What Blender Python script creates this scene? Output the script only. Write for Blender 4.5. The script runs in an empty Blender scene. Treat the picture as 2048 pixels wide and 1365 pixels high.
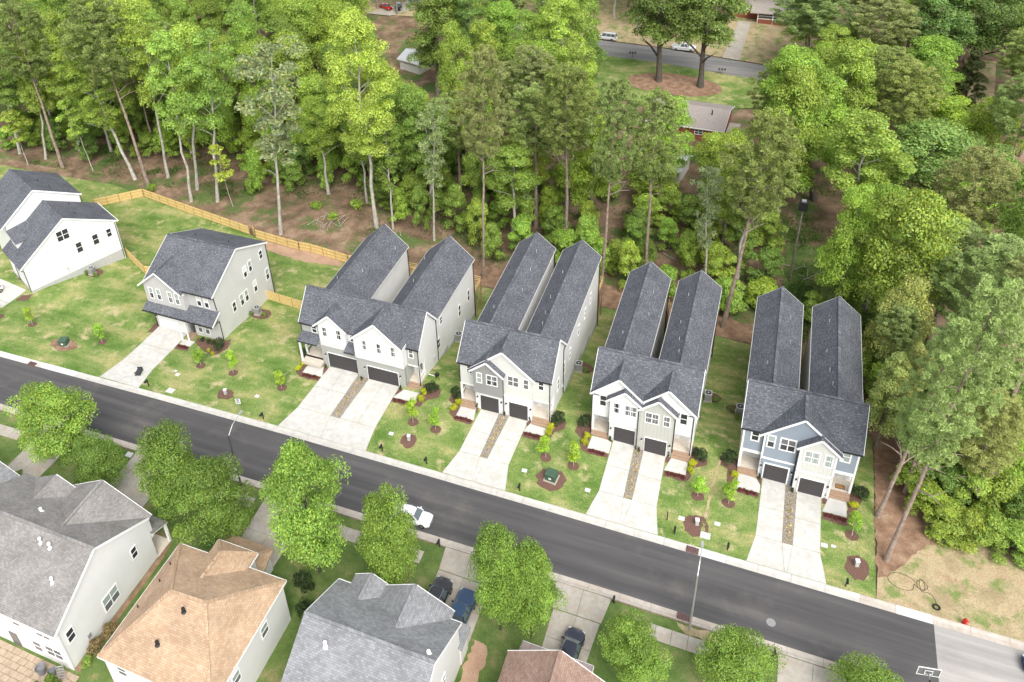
import bpy, math, random
import numpy as np
from mathutils import Vector, Matrix
R = math.radians
sc = bpy.context.scene
random.seed(7)
# ---------------------------------------------------------------- camera
cd = bpy.data.cameras.new('camera'); cam = bpy.data.objects.new('camera', cd); sc.collection.objects.link(cam)
RX = Vector((0.914099, 0.397434, -0.080431)); UP = Vector((-0.139876, 0.495237, 0.857423)); FW = Vector((-0.380602, 0.772519, -0.508288))
m = Matrix((RX, UP, -FW)).transposed().to_4x4(); m.translation = Vector((8.7722, -72.8612, 80.194))
cam.matrix_world = m
cd.sensor_width = 36; cd.lens = 29.9731
cd.shift_x = 0.10317; cd.shift_y = -0.15621
cd.clip_end = 3000; cd.clip_start = .5
sc.camera = cam
# ---------------------------------------------------------------- light: bright overcast sky
SUN_EL, SUN_AZ = R(50), R(143)      # azimuth measured from +Y towards +X
W = bpy.data.worlds.new('World'); sc.world = W; W.use_nodes = True
nt = W.node_tree; nt.nodes.clear()
o_ = nt.nodes.new('ShaderNodeOutputWorld'); b_ = nt.nodes.new('ShaderNodeBackground')
s_ = nt.nodes.new('ShaderNodeTexSky'); s_.sky_type = 'NISHITA'; s_.sun_disc = False
s_.sun_elevation = SUN_EL; s_.sun_rotation = SUN_AZ; s_.dust_density = 3
h_ = nt.nodes.new('ShaderNodeHueSaturation'); h_.inputs['Saturation'].default_value = .30
nt.links.new(s_.outputs[0], h_.inputs['Color']); nt.links.new(h_.outputs[0], b_.inputs[0])
b_.inputs[1].default_value = .15; nt.links.new(b_.outputs[0], o_.inputs[0])
sl = bpy.data.lights.new('sun', 'SUN'); sl.energy = 1.5; sl.angle = R(40); sl.color = (1, .965, .91)
so = bpy.data.objects.new('sun', sl); sc.collection.objects.link(so)
sd = Vector((math.sin(SUN_AZ)*math.cos(SUN_EL), math.cos(SUN_AZ)*math.cos(SUN_EL), math.sin(SUN_EL)))
so.rotation_euler = sd.to_track_quat('Z', 'Y').to_euler()
sc.view_settings.view_transform = 'Standard'; sc.view_settings.look = 'None'
sc.view_settings.exposure = .92; sc.view_settings.gamma = 1
sc.view_settings.use_curve_mapping = False
sc.cycles.max_bounces = 8; sc.cycles.transparent_max_bounces = 4
sc.cycles.use_adaptive_sampling = True
# ---------------------------------------------------------------- materials
MATS = {}
def newmat(name):
    m = bpy.data.materials.new(name); m.use_nodes = True; MATS[name] = m
    n = m.node_tree.nodes; b = n['Principled BSDF']; return m, n, m.node_tree.links, b
def mat(name, col, rough=.8, spec=.3, metal=0, noise=.12, nscale=3., bump=0, bscale=30., coat=0):
    m, n, l, b = newmat(name)
    b.inputs['Roughness'].default_value = rough; b.inputs['Metallic'].default_value = metal
    b.inputs['Specular IOR Level'].default_value = spec; b.inputs['Coat Weight'].default_value = coat
    tc = n.new('ShaderNodeTexCoord')
    if noise:
        nz = n.new('ShaderNodeTexNoise'); nz.inputs['Scale'].default_value = nscale; nz.inputs['Detail'].default_value = 4
        l.new(tc.outputs['Object'], nz.inputs['Vector'])
        mr = n.new('ShaderNodeMapRange'); mr.inputs[1].default_value = .3; mr.inputs[2].default_value = .7
        mr.inputs[3].default_value = 1-noise; mr.inputs[4].default_value = 1+noise
        l.new(nz.outputs[0], mr.inputs[0])
        mx = n.new('ShaderNodeVectorMath'); mx.operation = 'SCALE'; mx.inputs[0].default_value = col[:3]
        l.new(mr.outputs[0], mx.inputs['Scale']); l.new(mx.outputs[0], b.inputs['Base Color'])
    else: b.inputs['Base Color'].default_value = (*col[:3], 1)
    if bump:
        nb = n.new('ShaderNodeTexNoise'); nb.inputs['Scale'].default_value = bscale; nb.inputs['Detail'].default_value = 3
        l.new(tc.outputs['Object'], nb.inputs['Vector'])
        bp = n.new('ShaderNodeBump'); bp.inputs['Strength'].default_value = bump; bp.inputs['Distance'].default_value = .02
        l.new(nb.outputs[0], bp.inputs['Height']); l.new(bp.outputs[0], b.inputs['Normal'])
    return m
def ramp(n, stops):
    r = n.new('ShaderNodeValToRGB'); e = r.color_ramp.elements
    while len(e) < len(stops): e.new(.5)
    for q, (p, c) in zip(e, stops): q.position = p; q.color = (*c, 1)
    return r
def noise(n, l, src, scale, detail=5, rough=.55, vec=None):
    z = n.new('ShaderNodeTexNoise'); z.inputs['Scale'].default_value = scale; z.inputs['Detail'].default_value = detail
    z.inputs['Roughness'].default_value = rough
    if vec:
        mp = n.new('ShaderNodeMapping'); mp.inputs['Scale'].default_value = vec; l.new(src, mp.inputs['Vector']); src = mp.outputs[0]
    l.new(src, z.inputs['Vector']); return z.outputs[0]
def mix(n, l, fac, a, b, mode='MIX'):
    x = n.new('ShaderNodeMix'); x.data_type = 'RGBA'; x.blend_type = mode
    for k, v in ((0, fac), (6, a), (7, b)):
        if isinstance(v, (int, float)): x.inputs[k].default_value = v
        elif isinstance(v, tuple): x.inputs[k].default_value = (*v, 1)
        else: l.new(v, x.inputs[k])
    return x.outputs[2]
def shingle(name, c1, c2, fleck, w=.34, h=.15, fl=.62, fw=.05):
    m, n, l, b = newmat(name); b.inputs['Roughness'].default_value = .95; b.inputs['Specular IOR Level'].default_value = .15
    tc = n.new('ShaderNodeTexCoord'); br = n.new('ShaderNodeTexBrick')
    l.new(tc.outputs['UV'], br.inputs['Vector']); br.inputs['Scale'].default_value = 1
    br.inputs['Brick Width'].default_value = w; br.inputs['Row Height'].default_value = h
    br.inputs['Mortar Size'].default_value = .008; br.inputs['Bias'].default_value = -.1
    br.inputs['Color1'].default_value = (*c1, 1); br.inputs['Color2'].default_value = (*c2, 1)
    br.inputs['Mortar'].default_value = (*[v*.5 for v in c1], 1)
    nz = noise(n, l, tc.outputs['UV'], 3.2, 3, .8, (1, 1.6, 1))
    rp = ramp(n, [(fl-fw, (0, 0, 0)), (fl+fw, (1, 1, 1))]); l.new(nz, rp.inputs[0])
    big = noise(n, l, tc.outputs['UV'], .35, 3)
    c = mix(n, l, rp.outputs[0], br.outputs['Color'], fleck)
    rb = ramp(n, [(.3, (.82, .82, .82)), (.7, (1.15, 1.15, 1.15))]); l.new(big, rb.inputs[0])
    c = mix(n, l, 1., c, rb.outputs[0], 'MULTIPLY')
    l.new(c, b.inputs['Base Color'])
    bp = n.new('ShaderNodeBump'); bp.inputs['Strength'].default_value = .5; bp.inputs['Distance'].default_value = .02
    l.new(br.outputs['Fac'], bp.inputs['Height']); bp.invert = True; l.new(bp.outputs[0], b.inputs['Normal'])
    return m
shingle('shingle_dark', (.094, .099, .114), (.142, .149, .169), (.25, .255, .27), fl=.60)
shingle('shingle_grey', (.22, .21, .20), (.30, .285, .27), (.36, .345, .33), .3, .18, .66)
shingle('shingle_tan', (.40, .272, .178), (.485, .362, .25), (.525, .415, .305), .3, .2, .7)
shingle('shingle_ash', (.21, .215, .225), (.30, .305, .315), (.36, .36, .37), .32, .2, .68)
shingle('shingle_brown', (.27, .18, .14), (.36, .25, .20), (.42, .31, .26), .3, .19, .66)
def siding(name, col, pitch=.19, vertical=False):
    m, n, l, b = newmat(name); b.inputs['Roughness'].default_value = .65; b.inputs['Specular IOR Level'].default_value = .25
    tc = n.new('ShaderNodeTexCoord'); w = n.new('ShaderNodeTexWave'); w.wave_type = 'BANDS'; w.bands_direction = 'Z'; w.wave_profile = 'SAW'
    l.new(tc.outputs['Object'], w.inputs['Vector']); w.inputs['Scale'].default_value = .314/pitch
    bp = n.new('ShaderNodeBump'); bp.inputs['Strength'].default_value = 0 if vertical else .5; bp.inputs['Distance'].default_value = .015
    l.new(w.outputs[0], bp.inputs['Height']); l.new(bp.outputs[0], b.inputs['Normal'])
    nz = noise(n, l, tc.outputs['Object'], .5, 4)
    r = ramp(n, [(.3, tuple(v*.93 for v in col)), (.7, col)]); l.new(nz, r.inputs[0]); l.new(r.outputs[0], b.inputs['Base Color'])
    return m
siding('siding_white', (.74, .735, .72)); siding('siding_greywhite', (.60, .595, .575)); siding('siding_bluegrey', (.285, .325, .385))
siding('siding_cream', (.66, .655, .62)); siding('siding_sage', (.40, .405, .38)); siding('siding_brightwhite', (.76, .76, .75))
siding('board_grey', (.30, .295, .29), vertical=True); siding('board_white', (.72, .715, .705), vertical=True)
siding('board_greige', (.50, .50, .46), vertical=True); siding('board_lightgrey', (.50, .49, .475), vertical=True); siding('board_cream', (.64, .635, .60), vertical=True)
mat('trim_white', (.82, .82, .81), .5, noise=.03); mat('gutter_black', (.02, .018, .018), .4, .5, noise=0)
mat('garage_dark', (.055, .050, .052), .55, .4, noise=.1, nscale=6); mat('garage_white', (.80, .80, .79), .5, noise=.02)
mat('glass_dark', (.035, .035, .045), .08, .6, noise=0); mat('glass_blind', (.33, .38, .36), .2, .5, noise=.05)
mat('glass_grey', (.14, .14, .15), .12, .6, noise=0)
mat('concrete_new', (.54, .53, .50), .9, .2, noise=.07, nscale=.8, bump=.1); mat('concrete_white', (.56, .56, .55), .9, .2, noise=.03)
mat('concrete_kerb', (.50, .48, .44), .9, .2, noise=.12, nscale=1.2, bump=.1); mat('foundation', (.42, .42, .41), .9, noise=.1)
mat('brick_step', (.36, .25, .175), .9, noise=.2, nscale=9); mat('porch_floor', (.56, .50, .42), .9, noise=.08)
mat('trunk_grey', (.24, .21, .18), .95, noise=.35, nscale=2, bump=.5, bscale=9); mat('trunk_pale', (.44, .41, .36), .95, noise=.3, nscale=2, bump=.4, bscale=9)
mat('trunk_pine', (.29, .22, .18), .95, noise=.35, nscale=2.5, bump=.6, bscale=8); mat('trunk_dark', (.10, .085, .07), .95, noise=.3, nscale=3, bump=.5)
mat('fence_wood', (.62, .46, .20), .85, noise=.16, nscale=4); mat('fence_post_wood', (.40, .27, .09), .85, noise=.15)
mat('deck_wood', (.33, .21, .12), .85, noise=.15); mat('metal_galv', (.52, .53, .53), .4, .5, .6, noise=.05); mat('pole_dark', (.07, .07, .065), .5, noise=.05)
mat('mulch_dark', (.155, .09, .07), 1, .1, noise=.5, nscale=14, bump=.8, bscale=25); mat('black_plastic', (.02, .02, .022), .45, noise=0)
mat('plastic_charcoal', (.045, .05, .055), .5, noise=.05); mat('utility_green', (.06, .11, .075), .5, noise=.1); mat('utility_grey', (.45, .47, .46), .6, noise=.05)
mat('ac_grey', (.30, .30, .30), .6, .4, .3, noise=.1); mat('ac_dark', (.05, .05, .05), .6, noise=0)
mat('red_paint', (.55, .03, .02), .45, noise=.05); mat('rust_grate', (.19, .11, .10), .8, noise=.3, nscale=10)
mat('tyre', (.02, .02, .02), .9, noise=0); mat('hub', (.35, .35, .36), .3, .5, .8, noise=0)
mat('car_black', (.02, .021, .024), .18, .6, .2, noise=0, coat=1); mat('car_blue', (.02, .055, .12), .2, .6, .3, noise=0, coat=1)
mat('car_navy', (.022, .026, .045), .18, .6, .3, noise=0, coat=1); mat('car_white', (.80, .80, .80), .25, .5, noise=0, coat=.8)
mat('car_royal', (.012, .045, .16), .2, .6, .3, noise=0, coat=1); mat('car_red', (.45, .01, .01), .25, .5, noise=0, coat=1); mat('car_silver', (.38, .39, .40), .3, .5, .5, noise=0, coat=.8)
mat('car_glass', (.10, .13, .135), .05, .8, noise=0, coat=.6); mat('lamp_clear', (.7, .7, .68), .15, .6, noise=0); mat('lamp_red', (.35, .01, .01), .2, noise=0)
mat('metal_roof_mauve', (.42, .34, .33), .5, noise=.05); mat('shed_roof', (.60, .62, .63), .4, .4, .3, noise=.06); mat('brick_red', (.27, .09, .06), .9, noise=.3, nscale=6)
mat('roof_taupe', (.32, .28, .26), .95, noise=.12, nscale=3); mat('terracotta', (.20, .20, .21), .7, noise=.1)
mat('doormat', (.34, .18, .07), .95, noise=.2, nscale=8); mat('grill_metal', (.25, .25, .25), .4, metal=.6, noise=0); mat('tarp_blue', (.03, .15, .40), .6, noise=.05)
mat('paver_stone', (.40, .31, .225), .9, noise=.15, nscale=2); mat('cable', (.10, .075, .055), .8, noise=0)
mat('sign_white', (.8, .8, .8), .4, noise=0); mat('sign_black', (.02, .02, .02), .5, noise=0); mat('stone_rubble', (.42, .38, .34), .95, noise=.3, nscale=5)
def ground_mat(name, stops, s1, stops2=None, s2=.1, fine=18., finev=.35, vec=None, patch=None, bump=.6):
    m, n, l, b = newmat(name); b.inputs['Roughness'].default_value = 1; b.inputs['Specular IOR Level'].default_value = .1
    g = n.new('ShaderNodeNewGeometry'); src = g.outputs['Position']
    r = ramp(n, stops); l.new(noise(n, l, src, s1, 6, .6, vec), r.inputs[0]); c = r.outputs[0]
    if stops2:
        r2 = ramp(n, stops2); l.new(noise(n, l, src, s2, 5, .6), r2.inputs[0]); c = mix(n, l, 1., c, r2.outputs[0], 'MULTIPLY')
    if patch:
        col, sc_, p0, p1 = patch
        rp = ramp(n, [(p0, (0, 0, 0)), (p1, (1, 1, 1))]); l.new(noise(n, l, src, sc_, 7, .65), rp.inputs[0]); c = mix(n, l, rp.outputs[0], c, col)
    rf = ramp(n, [(.25, (1-finev,)*3), (.75, (1+finev,)*3)]); f = noise(n, l, src, fine, 3, .7); l.new(f, rf.inputs[0]); c = mix(n, l, 1., c, rf.outputs[0], 'MULTIPLY')
    l.new(c, b.inputs['Base Color'])
    bp = n.new('ShaderNodeBump'); bp.inputs['Strength'].default_value = bump; bp.inputs['Distance'].default_value = .05
    l.new(f, bp.inputs['Height']); l.new(bp.outputs[0], b.inputs['Normal'])
    return m
ground_mat('lawn_grass', [(.34, (.10, .18, .04)), (.5, (.185, .255, .08)), (.63, (.33, .325, .145))], .16, [(.3, (.78, .86, .76)), (.7, (1.14, 1.06, 1.0))], 1.3, 7, .5, (1, 1.9, 1), patch=((.42, .37, .20), .5, .55, .68))
ground_mat('lawn_lush', [(.35, (.07, .125, .03)), (.55, (.13, .18, .055)), (.7, (.26, .225, .11))], .35, None, 1, 10, .35)
ground_mat('dry_straw', [(.35, (.31, .245, .145)), (.55, (.44, .35, .215)), (.7, (.37, .26, .165))], .35, None, 1, 7, .3, patch=((.19, .24, .08), .45, .50, .62))
ground_mat('forest_floor', [(.35, (.13, .095, .06)), (.52, (.23, .155, .105)), (.66, (.33, .235, .16))], .35, None, 1, 6, .4, patch=((.10, .15, .045), .17, .50, .60))
ground_mat('pine_straw', [(.35, (.19, .115, .075)), (.55, (.285, .18, .12)), (.7, (.35, .245, .165))], .8, None, 1, 9, .4)
ground_mat('bare_soil', [(.35, (.36, .23, .16)), (.6, (.44, .30, .21)), (.7, (.40, .31, .18))], .7, None, 1, 9, .2)
ground_mat('river_rock', [(.4, (.20, .17, .145)), (.6, (.34, .30, .26))], 6, None, 1, 16, .5)
def road(name, a, b2, c3):
    m = ground_mat(name, [(.35, a), (.65, b2)], .25, None, 1, 30, .2, (.35, 2.2, 1), patch=(c3, .16, .55, .75), bump=.2)
    n = m.node_tree.nodes; l = m.node_tree.links; b = n['Principled BSDF']; src = b.inputs['Base Color'].links[0].from_socket; g = n.new('ShaderNodeNewGeometry')
    r = ramp(n, [(.35, (.84,)*3), (.5, (1,)*3), (.62, (1.22,1.2,1.17))]); l.new(noise(n, l, g.outputs['Position'], 1.0, 6, .6, (.02, .8, 1)), r.inputs[0]); l.new(mix(n, l, 1., src, r.outputs[0], 'MULTIPLY'), b.inputs['Base Color']); return m
road('asphalt_new', (.082, .080, .082), (.100, .097, .097), (.135, .126, .118)); road('asphalt_old', (.33, .315, .30), (.38, .365, .345), (.30, .28, .27))
road('asphalt_far', (.20, .195, .19), (.25, .245, .24), (.22, .2, .19))
def patchy(name, a, b2, c3, s=.5):
    return ground_mat(name, [(.35, a), (.65, b2)], s, [(.35, (.90, .89, .87)), (.6, (1.04,)*3)], 1.7, 20, .09, None, patch=(c3, .6, .52, .72), bump=.15)
patchy('concrete_drive', (.51, .50, .47), (.57, .56, .53), (.49, .455, .40)); patchy('concrete_aged', (.37, .335, .285), (.43, .40, .35), (.40, .33, .26)); patchy('concrete_old_kerb', (.43, .385, .335), (.50, .46, .41), (.46, .37, .30))
# leaves: colour of the individual tree (object colour) x a value per leaf
m, n, l, b = newmat('leaves')
oi = n.new('ShaderNodeObjectInfo'); at = n.new('ShaderNodeAttribute'); at.attribute_name = 'lv'
vm = n.new('ShaderNodeVectorMath'); vm.operation = 'MULTIPLY'; l.new(oi.outputs['Color'], vm.inputs[0]); l.new(at.outputs['Color'], vm.inputs[1])
n.remove(b); df = n.new('ShaderNodeBsdfDiffuse'); tr = n.new('ShaderNodeBsdfTranslucent'); ms = n.new('ShaderNodeMixShader'); ms.inputs[0].default_value = .38
gl = n.new('ShaderNodeBsdfGlossy'); gl.inputs['Roughness'].default_value = .45; gl.inputs['Color'].default_value = (1, 1, 1, 1); m2 = n.new('ShaderNodeMixShader'); m2.inputs[0].default_value = .02
l.new(vm.outputs[0], df.inputs[0]); l.new(vm.outputs[0], tr.inputs[0]); l.new(df.outputs[0], ms.inputs[1]); l.new(tr.outputs[0], ms.inputs[2])
l.new(ms.outputs[0], m2.inputs[1]); l.new(gl.outputs[0], m2.inputs[2]); l.new(m2.outputs[0], n['Material Output'].inputs[0])
# ---------------------------------------------------------------- mesh helpers
COL = sc.collection
class MB:
    def __init__(s): s.v = []; s.f = []; s.uv = None
    def add(s, vs, fs):
        k = len(s.v); s.v += [tuple(p) for p in vs]; s.f += [tuple(i+k for i in q) for q in fs]; return s
    def box(s, x0, x1, y0, y1, z0, z1):
        return s.add([(x0,y0,z0),(x1,y0,z0),(x1,y1,z0),(x0,y1,z0),(x0,y0,z1),(x1,y0,z1),(x1,y1,z1),(x0,y1,z1)],
            [(0,3,2,1),(4,5,6,7),(0,1,5,4),(1,2,6,5),(2,3,7,6),(3,0,4,7)])
    def bar(s, p, q, w=.1, h=.1, up=(0,0,1)):
        p = Vector(p); q = Vector(q); d = (q-p).normalized(); a = d.cross(Vector(up))
        if a.length < 1e-4: a = d.cross(Vector((0,1,0)))
        a = a.normalized()*w/2; b = a.cross(d).normalized()*h/2
        vs = [e+i*a+j*b for e in (p, q) for i, j in ((-1,-1),(1,-1),(1,1),(-1,1))]
        return s.add(vs, [(0,1,2,3),(7,6,5,4),(0,4,5,1),(1,5,6,2),(2,6,7,3),(3,7,4,0)])
    def cyl(s, p, q, r0, r1=None, n=8, cap=True):
        r1 = r0 if r1 is None else r1; p = Vector(p); q = Vector(q); d = (q-p).normalized()
        a = d.orthogonal().normalized(); b = d.cross(a); vs = []
        for e, r in ((p, r0), (q, r1)): vs += [e+(a*math.cos(2*math.pi*i/n)+b*math.sin(2*math.pi*i/n))*r for i in range(n)]
        fs = [(i, (i+1)%n, n+(i+1)%n, n+i) for i in range(n)]
        if cap: fs += [tuple(range(n-1,-1,-1)), tuple(range(n, 2*n))]
        return s.add(vs, fs)
    def prism(s, pts, ax, lo, hi):                # polygon in the two other axes, extruded along ax
        def P(a, b, c): return {'x': (c,a,b), 'y': (a,c,b), 'z': (a,b,c)}[ax]
        n = len(pts); vs = [P(a,b,lo) for a,b in pts]+[P(a,b,hi) for a,b in pts]
        return s.add(vs, [tuple(range(n)), tuple(range(2*n-1,n-1,-1))]+[(i,n+i,n+(i+1)%n,(i+1)%n) for i in range(n)])
    def slab(s, pts, t=.16, uvd=None):            # roof plane given by its top outline, thickness down the normal
        p = [Vector(q) for q in pts]; nrm = Vector()
        for i in range(len(p)): nrm += p[i].cross(p[(i+1)%len(p)])
        nrm.normalize()
        if nrm.z < 0: p.reverse(); nrm = -nrm
        n = len(p); k = len(s.v); s.add(p+[q-Vector((0,0,t)) for q in p], [tuple(range(n)), tuple(range(2*n-1,n-1,-1))]+[(i,n+i,n+(i+1)%n,(i+1)%n)[::-1] for i in range(n)])
        u = Vector((0,0,1)).cross(nrm); u = u.normalized() if u.length > 1e-4 else Vector((1,0,0)); v = nrm.cross(u)
        if s.uv is None: s.uv = {}
        for i, q in enumerate(p+p): s.uv[k+i] = (q.dot(u), q.dot(v))
        return s
    def ob(s, name, mt, par=None, smooth=False, mesh=False):
        me = bpy.data.meshes.new(name); me.from_pydata(s.v, [], s.f)
        if s.uv is not None:
            L = me.uv_layers.new(name='UVMap')
            for lp in me.loops: L.data[lp.index].uv = s.uv.get(lp.vertex_index, (0,0))
        if smooth: me.shade_smooth()
        me.materials.append(MATS[mt] if isinstance(mt, str) else mt)
        me.validate(); me.update()
        if mesh: return me
        o = bpy.data.objects.new(name, me); COL.objects.link(o)
        if par: o.parent = par
        return o
def fixn(o):
    import bmesh
    b = bmesh.new(); b.from_mesh(o.data); bmesh.ops.recalc_face_normals(b, faces=b.faces); b.to_mesh(o.data); b.free(); return o
def tag(o, label=None, cat=None, group=None, kind=None):
    if label: o['label'] = label
    if cat: o['category'] = cat
    if group: o['group'] = group
    if kind: o['kind'] = kind
    return o
def empty(name, loc, rz=0, label=None, cat=None, group=None):
    o = bpy.data.objects.new(name, None); COL.objects.link(o); o.location = loc; o.rotation_euler = (0,0,rz); o.empty_display_size = .3
    return tag(o, label, cat, group)
def child(name, me, par, loc=(0,0,0), rot=(0,0,0), sca=(1,1,1), color=None):
    o = bpy.data.objects.new(name, me); COL.objects.link(o); o.parent = par; o.location = loc; o.rotation_euler = rot; o.scale = sca
    if color: o.color = (*color, 1)
    return o
def copy_tree(o, par=None):
    c = o.copy(); COL.objects.link(c)
    if par: c.parent = par
    for ch in list(o.children): copy_tree(ch, c)
    return c
# ---------------------------------------------------------------- terrain
HX = [(-90, -1.3), (-65.5, -1.05), (-36.8, 0.3), (-16.4, 0.6), (0, 0.15), (16.6, -0.2), (30, -0.3)]
def lerp(tab, x):
    if x <= tab[0][0]: return tab[0][1]
    for (a,b),(c,d) in zip(tab, tab[1:]):
        if x <= c: return b+(d-b)*(x-a)/(c-a)
    return tab[-1][1]
def T(x, y):
    if y < -11.5: return 0.
    z = lerp(HX, x)*min(1, (y+11.5)/10.5)
    z -= max(0, min(y, 27)-3)*lerp([(-60,.12),(-36,.24),(30,.24)], x)
    if y > 45: z += (y-45)*.04
    return z
def yfar(x): return lerp([(-160,-2.5),(-90,-1.1),(-62,-.45),(-42,-.1),(-20,0),(60,0)], x)   # how far the kerb lines drift
def ynear(x): return lerp([(-160,-2.6),(-81,-1.35),(-40,-.5),(0,0),(60,0)], x)
def clip(poly, a, b, c):                            # keep a*x+b*y<=c
    out = []
    for i in range(len(poly)):
        p, q = poly[i], poly[(i+1)%len(poly)]; dp = a*p[0]+b*p[1]-c; dq = a*q[0]+b*q[1]-c
        if dp <= 0: out.append(p)
        if (dp < 0 < dq) or (dq < 0 < dp):
            t = dp/(dp-dq); out.append((p[0]+(q[0]-p[0])*t, p[1]+(q[1]-p[1])*t))
    return out
def rag(poly, amp, step=.8, sd=1):
    rg = random.Random(sd); out = []
    for i in range(len(poly)):
        p, q = poly[i], poly[(i+1)%len(poly)]; L = math.hypot(q[0]-p[0], q[1]-p[1]); n = max(1, int(L/step)); nx, ny = -(q[1]-p[1])/(L+1e-6), (q[0]-p[0])/(L+1e-6)
        for k in range(n): e = 0 if k == 0 else rg.uniform(-amp, amp); out.append((p[0]+(q[0]-p[0])*k/n+nx*e, p[1]+(q[1]-p[1])*k/n+ny*e))
    return out
RAG = {'mulch_bed': .09, 'pine_straw_bed': .16, 'mulch_border': .16, 'bare_soil_patch': .16, 'mulch_patch': .12, 'wood_edge_straw': .5, 'near_soil': .2, 'bare_strip': .15, 'clearing_grass': .2, 'dry_track': .12}
def sheet(name, poly, dz, mt, kind='structure', par=None, res=1.5, thick=0):
    if name in RAG: poly = rag(poly, RAG[name], .4, len(poly))
    mb = MB(); xs = [p[0] for p in poly]; ys = [p[1] for p in poly]; idx = {}
    def vid(x, y):
        k = (round(x,3), round(y,3))
        if k not in idx: idx[k] = len(mb.v); mb.v.append((x, y, T(x,y)+dz))
        return idx[k]
    def cuts(lo, hi, extra):
        a = set([lo, hi])|{e for e in extra if lo < e < hi}
        k = math.ceil(lo/res)
        while k*res < hi: a.add(k*res); k += 1
        return sorted(a)
    cx = cuts(min(xs), max(xs), [h[0] for h in HX]+[-60,-36]); cy = cuts(min(ys), max(ys), [-11.5,-1,3,27,45])
    for x0, x1 in zip(cx, cx[1:]):
        col = clip(clip(poly, -1, 0, -x0), 1, 0, x1)
        if len(col) < 3: continue
        for y0, y1 in zip(cy, cy[1:]):
            c = clip(clip(col, 0, -1, -y0), 0, 1, y1)
            if len(c) < 3: continue
            f = []
            for p in c:
                i = vid(*p)
                if not f or f[-1] != i: f.append(i)
            if f and f[0] == f[-1]: f.pop()
            if len(set(f)) == len(f) and len(f) > 2: mb.f.append(tuple(f))
    o = fixn(mb.ob(name, mt, par)); 
    if kind: o['kind'] = kind
    return o
def plate(name, poly, dz, th, mt, par):             # a thin slab lying on the ground
    mb = MB(); n = len(poly)
    top = [(x, y, T(x,y)+dz) for x, y in poly]
    mb.add(top+[(x,y,z-th) for x,y,z in top], [tuple(range(n)), tuple(range(2*n-1,n-1,-1))]+[(i,(i+1)%n,n+(i+1)%n,n+i)[::-1] for i in range(n)])
    return fixn(mb.ob(name, mt, par))
def ring(cx, cy, rx, ry=None, n=22, jit=.06, sd=0):
    rg = random.Random(sd); ry = ry or rx
    return [(cx+rx*math.cos(2*math.pi*i/n)*(1+rg.uniform(-jit,jit)), cy+ry*math.sin(2*math.pi*i/n)*(1+rg.uniform(-jit,jit))) for i in range(n)]
# ---------------------------------------------------------------- building parts
def win(par, ax, pos, u0, u1, z0, z1, cols=1, tw=.12, up='glass_grey', lo='glass_dark', fm='trim_white', sgn=-1):
    """sash window on a wall plane: ax 'y' = wall facing -y at y=pos, ax 'x' = wall facing +x (sgn=1) at x=pos"""
    if ax == 'x' : sgn = 1
    def bx(mb, a0, a1, c0, c1, d0, d1):
        lo_, hi_ = sorted((pos+sgn*d0, pos+sgn*d1))
        return mb.box(a0, a1, lo_, hi_, c0, c1) if ax == 'y' else mb.box(lo_, hi_, a0, a1, c0, c1)
    f = MB(); a0, a1, c0, c1 = u0+tw, u1-tw, z0+tw, z1-tw
    bx(f, u0, u1, z0, c0, -.02, .06); bx(f, u0, u1, c1, z1, -.02, .06); bx(f, u0, a0, c0, c1, -.02, .055); bx(f, a1, u1, c0, c1, -.02, .055)
    zm = (c0+c1)/2; bx(f, a0, a1, zm-.04, zm+.04, -.02, .045)
    w = (a1-a0)/cols
    for i in range(1, cols): bx(f, a0+i*w-.05, a0+i*w+.05, c0, c1, -.02, .05)
    w_ = f.ob('window', fm, par)
    for i in range(cols):
        for q0, q1, mt in ((c0, zm, lo), (zm, c1, up)):
            bx(MB(), a0+i*w, a0+(i+1)*w, q0, q1, -.01, .015).ob('pane', mt, w_)
    return w_
def roof(par, planes, mt, t=.16, name='roof'):
    mb = MB()
    for p in planes: mb.slab(p, t)
    return mb.ob(name, mt, par)
def trims(par, segs, mt='trim_white', w=.05, h=.24, name='fascia'):
    for p, q in segs: MB().bar(p, q, w, h).ob(name, mt, par)
def cap(par, segs, mt):                               # ridge cap shingles
    mb = MB()
    for p, q in segs:
        p = Vector(p); q = Vector(q); mb.bar(p+Vector((0,0,.03)), q+Vector((0,0,.03)), .30, .07)
    mb.uv = {i: (v[0]+v[1], v[2]*2) for i, v in enumerate(mb.v)}
    return mb.ob('ridge_cap', mt, par)
def gable(par, cx, hw, za, ze, yf, yb, mt, capm=None, t=.16):     # small roof, ridge along y, open to the front
    roof(par, [[(cx-hw,yf,ze),(cx,yf,za),(cx,yb,za),(cx-hw,yb,ze)], [(cx,yf,za),(cx+hw,yf,ze),(cx+hw,yb,ze),(cx,yb,za)]], mt, t)
    trims(par, [((cx-hw,yf-.02,ze-.12),(cx,yf-.02,za-.12)), ((cx,yf-.02,za-.12),(cx+hw,yf-.02,ze-.12))])
    cap(par, [((cx,yf,za),(cx,yb,za))], mt)
def gwall(par, x0, x1, zb, ze, cx, za, y0, y1, mt, name='wall'):
    pts = [(x0,zb),(x1,zb),(x1,ze)]+([(cx,za)] if za else [])+[(x0,ze)]
    return fixn(MB().prism(pts, 'y', y0, y1).ob(name, mt, par))
def battens(par, x0, x1, zb, topf, y, mt, step=.4):
    mb = MB(); x = x0+step/2
    while x < x1: mb.box(x-.025, x+.025, y-.03, y+.01, zb, topf(x)); x += step
    return mb.ob('battens', mt, par)
def spout(par, pts, mt='gutter_black', r=.055):
    mb = MB()
    for p, q in zip(pts, pts[1:]): mb.cyl(p, q, r*1.15, n=6)
    return mb.ob('downspout', mt, par)
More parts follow.
